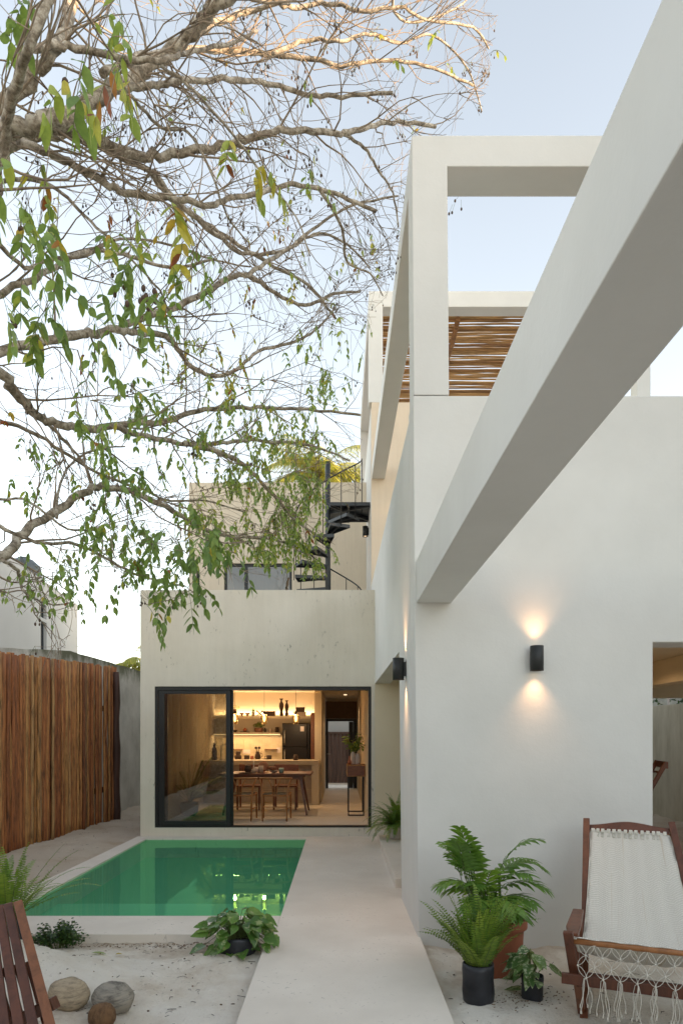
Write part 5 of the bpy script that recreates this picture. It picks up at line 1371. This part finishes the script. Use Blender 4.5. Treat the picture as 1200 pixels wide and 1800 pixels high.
small_plant(445,UY,uz,[(0,0),(.03,0),(.036,.09)],'clayp',60,.13,'spiky grassy plant in a small pot on the upper shelf',1)
small_plant(413,UY,uz,[(0,0),(.045,0),(.055,.06),(.03,.13),(.035,.16)],'clay',30,.12,'leafy sprigs in a clay vase on the upper shelf beside the door frame',2,'round')
# lower shelf
lz = 1.621; LY=15.62
small_plant(455,LY,lz,[(0,0),(.085,0),(.10,.10)],'clay',160,.16,'dense bushy plant in a wide clay pot on the lower shelf',3,'round')
turned('tray','flat dark tray under the orange gourd','tray',430.5,LY,lz,[(0,0),(.11,0),(.125,.018),(.11,.01)],'claydk')
turned('gourd','small round orange gourd on the dark tray','gourd',430.5,LY,lz+.018,[(0,0),(.03,0),(.05,.03),(.045,.06),(.02,.075),(.01,.09)],'terra')
turned('jar','small dark jar beside the bushy plant on the lower shelf','jar',465.5,LY,lz,[(0,0),(.028,0),(.03,.07),(.02,.08),(.02,.1)],'claydk')
turned('mug','greyish glass mug on the lower shelf between two jars','mug',475,LY,lz,[(0,0),(.04,0),(.042,.09),(.038,.09)],'clayp')
turned('jar','dark lidded jar at the right end of the lower shelf','jar',487,LY,lz,[(0,0),(.045,0),(.048,.08),(.04,.09),(.042,.095),(.042,.12),(0,.122)],'claydk')
turned('bowl','dark bowl on the lower shelf beside the door frame','bowl',412,LY,lz,[(0,0),(.04,0),(.08,.06),(.075,.06)],'claydk')
# back counter
cz = 1.002; KY=15.42
turned('cooking_pot','dark two tier clay pot on the back counter','pot',418.5,KY,cz,[(0,0),(.06,0),(.085,.05),(.08,.09),(.05,.11),(.055,.13),(.06,.17),(.055,.19)],'claydk')
boxy('box','small dark canister box on the back counter','box',434,KY,cz,.11,.1,.10,'claydk')
turned('cup','orange brown cup on the back counter beside the dark canister','cup',443,KY,cz,[(0,0),(.035,0),(.04,.09),(.036,.09)],'terra')
t = thing('utensil_jug','dark jug holding spoons on the back counter','jug',(XX(453,KY),KY,cz)); m_=MB(); m_.lathe([(0,0),(.045,0),(.07,.05),(.06,.11),(.04,.15),(.05,.18)],(0,0,0),18); m_.build('body',M['claydk'],t)
m_=MB(); m_.tube([(.05,0,.15),(.10,0,.14),(.105,0,.08),(.06,0,.05)],.008,6); m_.build('handle',M['claydk'],t)
for i in range(6): m_=MB(); a=i*1.05; q_=(.045*math.cos(a),.03*math.sin(a)); m_.tube([(0,0,.1),(q_[0],q_[1],.25)],.005,5); m_.blob((q_[0]*1.1,q_[1]*1.1,.27),.02,.01,.028); m_.build('spoon',M['claydk'],t)
t = thing('mug','wide black mug with handle on the back counter near the fridge','mug',(XX(473,KY),KY,cz)); m_=MB(); m_.lathe([(0,0),(.055,0),(.06,.10),(.055,.10)],(0,0,0),18); m_.build('cup',M['claydk'],t); m_=MB(); m_.tube([(-.055,0,.08),(-.1,0,.08),(-.1,0,.03),(-.055,0,.02)],.008,6); m_.build('handle',M['claydk'],t)
# on the bar
turned('bottle','dark tall bottle on the bar seen through the door glass','bottle',377,14.5,1.032,[(0,0),(.055,0),(.06,.05),(.055,.22),(.03,.27),(.03,.33),(.04,.34),(0,.342)],'claydk')
m_=MB(); m_.tube([(0,0,0),(0,0,.25)]+[(.07-.07*math.cos(a),0,.25+.07*math.sin(a)) for a in [i*PI/8 for i in range(1,9)]],.011,8); o=m_.build('faucet',M['steel']); o.location=(XX(388,14.5),14.5,1.032); tag(o,'curved steel faucet on the bar behind the door glass','faucet')
turned('coffee_jar','small dark coffee jar on the bar in front of the fridge','jar',519.5,14.45,1.032,[(0,0),(.05,0),(.05,.08),(.035,.10),(.035,.12),(0,.121)],'claydk')
# pendants
def pendant(px,label):
    t=thing('pendant_lamp',label,'pendant lamp',(XX(px,14.2),14.2,1.90),0,'amber glass pendant lamps')
    m_=MB(); m_.lathe([(.048,-.115),(.07,-.02),(.082,.02),(.06,.075),(.03,.10)],(0,0,0),8,smooth=False,cap=False); m_.build('glass_shade',M['amber'],t)
    m_=MB(); m_.lathe([(.0,.16),(.022,.16),(.03,.10),(.03,.09),(0,.09)],(0,0,0),16,cap=False); m_.build('socket',M['black'],t)
    m_=MB(); m_.lathe([(0,.09),(.012,.08),(.028,.03),(.03,.0),(.018,-.05),(0,-.07)],(0,0,0),16,cap=False); m_.build('bulb',M['bulb'],t)
    m_=MB(); m_.tube([(0,0,.16),(0,0,.645)],.004,6); m_.build('cord',M['cable'],t)
    m_=MB(); m_.lathe([(0,.625),(.05,.625),(.05,.648),(0,.648)],(0,0,0),16,cap=False); m_.build('canopy',M['black'],t)
    l=bpy.data.lights.new('pendant_light','POINT'); l.energy=2.6; l.color=WARM; l.shadow_soft_size=.035; lo_=bpy.data.objects.new('pendant_light',l); C.objects.link(lo_); lo_.location=(0,0,-.14); lo_.parent=t
pendant(413,'amber glass pendant lamp beside the black door stile, leftmost of three')
pendant(464.5,'middle amber glass pendant lamp over the bar')
pendant(520,'amber glass pendant lamp hanging in front of the fridge')
# console table
t = thing('console_table','narrow wooden console with black metal loop legs at the right wall','console table',(.28,12.5,F))
m_=MB(); m_.box(-.165,.165,-.34,.34,.70,.905); m_.build('drawer_box',M['oak'],t,bevel=.004)
m_=MB(); m_.box(-.15,.15,-.345,-.341,.715,.89,.8); m_.build('drawer_front',M['darkwood'],t)
for y in (-.32,.30):
    m_=MB()
    for s in (-1,1): m_.box(s*.135-.011,s*.135+.011,y-.011,y+.011,.0,.698)
    m_.box(-.124,.124,y-.011,y+.011,.0,.022); m_.build('leg',M['black'],t)
t = thing('vase_with_branches','white ribbed double vase with leafy branches on the console','vase',(.27,12.45,F+.907))
m_=MB()
for dx in (-.04,.045): m_.lathe([(0,0),(.045,0),(.05,.03),(.048,.14),(.042,.19-.03*(dx>0)),(.03,.21-.03*(dx>0)),(.032,.23-.03*(dx>0))],(dx,0,0),18)
m_.build('vase',M['cer'],t)
r_=random.Random(8); lf=MB(); st_=MB()
for k in range(11):
    a=r_.random()*6.28; e=r_.uniform(.7,1.4); d=Vector((math.cos(a)*math.cos(e),math.sin(a)*math.cos(e)*.6,math.sin(e))); b=Vector((-.04,0,.2)); pts=[b]; L=r_.uniform(.22,.40)
    for i in range(6): d=(d+Vector((r_.gauss(0,.1),r_.gauss(0,.1),-.05))).normalized(); pts.append(pts[-1]+d*L/6)
    st_.tube(pts,.003,5,cap=False)
    for i in range(2,7):
        for s in range(4): q_=pts[i]+Vector((r_.gauss(0,.025),r_.gauss(0,.025),r_.gauss(0,.02))); lf.leaf(q_,(r_.gauss(0,1),r_.gauss(0,1),r_.gauss(-.2,.5)),(r_.gauss(0,.4),-.6,1),.05,.045,r_.random()*.7,.1,.1,1)
lf.build('leaves',M['leaf'],t); st_.build('stems',M['stem'],t)
turned('bottle','small amber bottle beside the white double vase','bottle',0,12.35,F+.907,[(0,0),(.028,0),(.035,.05),(.012,.10),(.012,.15),(0,.151)],'terra',16,x=.165)
# gravel beyond the back door and a wall picture-less niche mat
m_=MB(); m_.box(-1.2,1.2,18.95,20.6,-.2,.06); struct(m_.build('pavement',M['path']))

t = thing('reflection_palm','dark bushy palm in a round pot, added behind the fixed door glass in place of a reflection','potted plant',(XX(333,12.2),12.2,F))  # added plant, stands in for a palm mirrored in the glass
m_=MB(); m_.lathe([(0,0),(.10,0),(.15,.06),(.17,.18),(.15,.24),(.13,.24)],(0,0,0),20); m_.build('pot',M['claydk'],t)
r_=random.Random(4); lf=MB(); st_=MB()
for k in range(22):
    a=r_.random()*6.28; e=r_.uniform(.6,1.45); d=Vector((math.cos(a)*math.cos(e),math.sin(a)*math.cos(e),math.sin(e))); pts=[Vector((0,0,.22))]; L=r_.uniform(.6,.95)
    for i in range(9): d=(d+Vector((0,0,-.09))).normalized(); pts.append(pts[-1]+d*L/9)
    st_.tube(pts,.005,4,cap=False)
    for i in range(3,10):
        tg=(pts[i]-pts[i-1]).normalized(); sd_=tg.cross(Vector((0,0,1))).normalized()
        for f in (0,.33,.66):
            for s in (-1,1): lf.leaf(pts[i-1].lerp(pts[i],f), sd_*s*.8+tg*.6, Vector((0,0,1)), .15, .025, r_.random()*.5, .3, .2, 2)
lf.build('fronds',M['palm'],t); st_.build('stems',M['stem'],t)
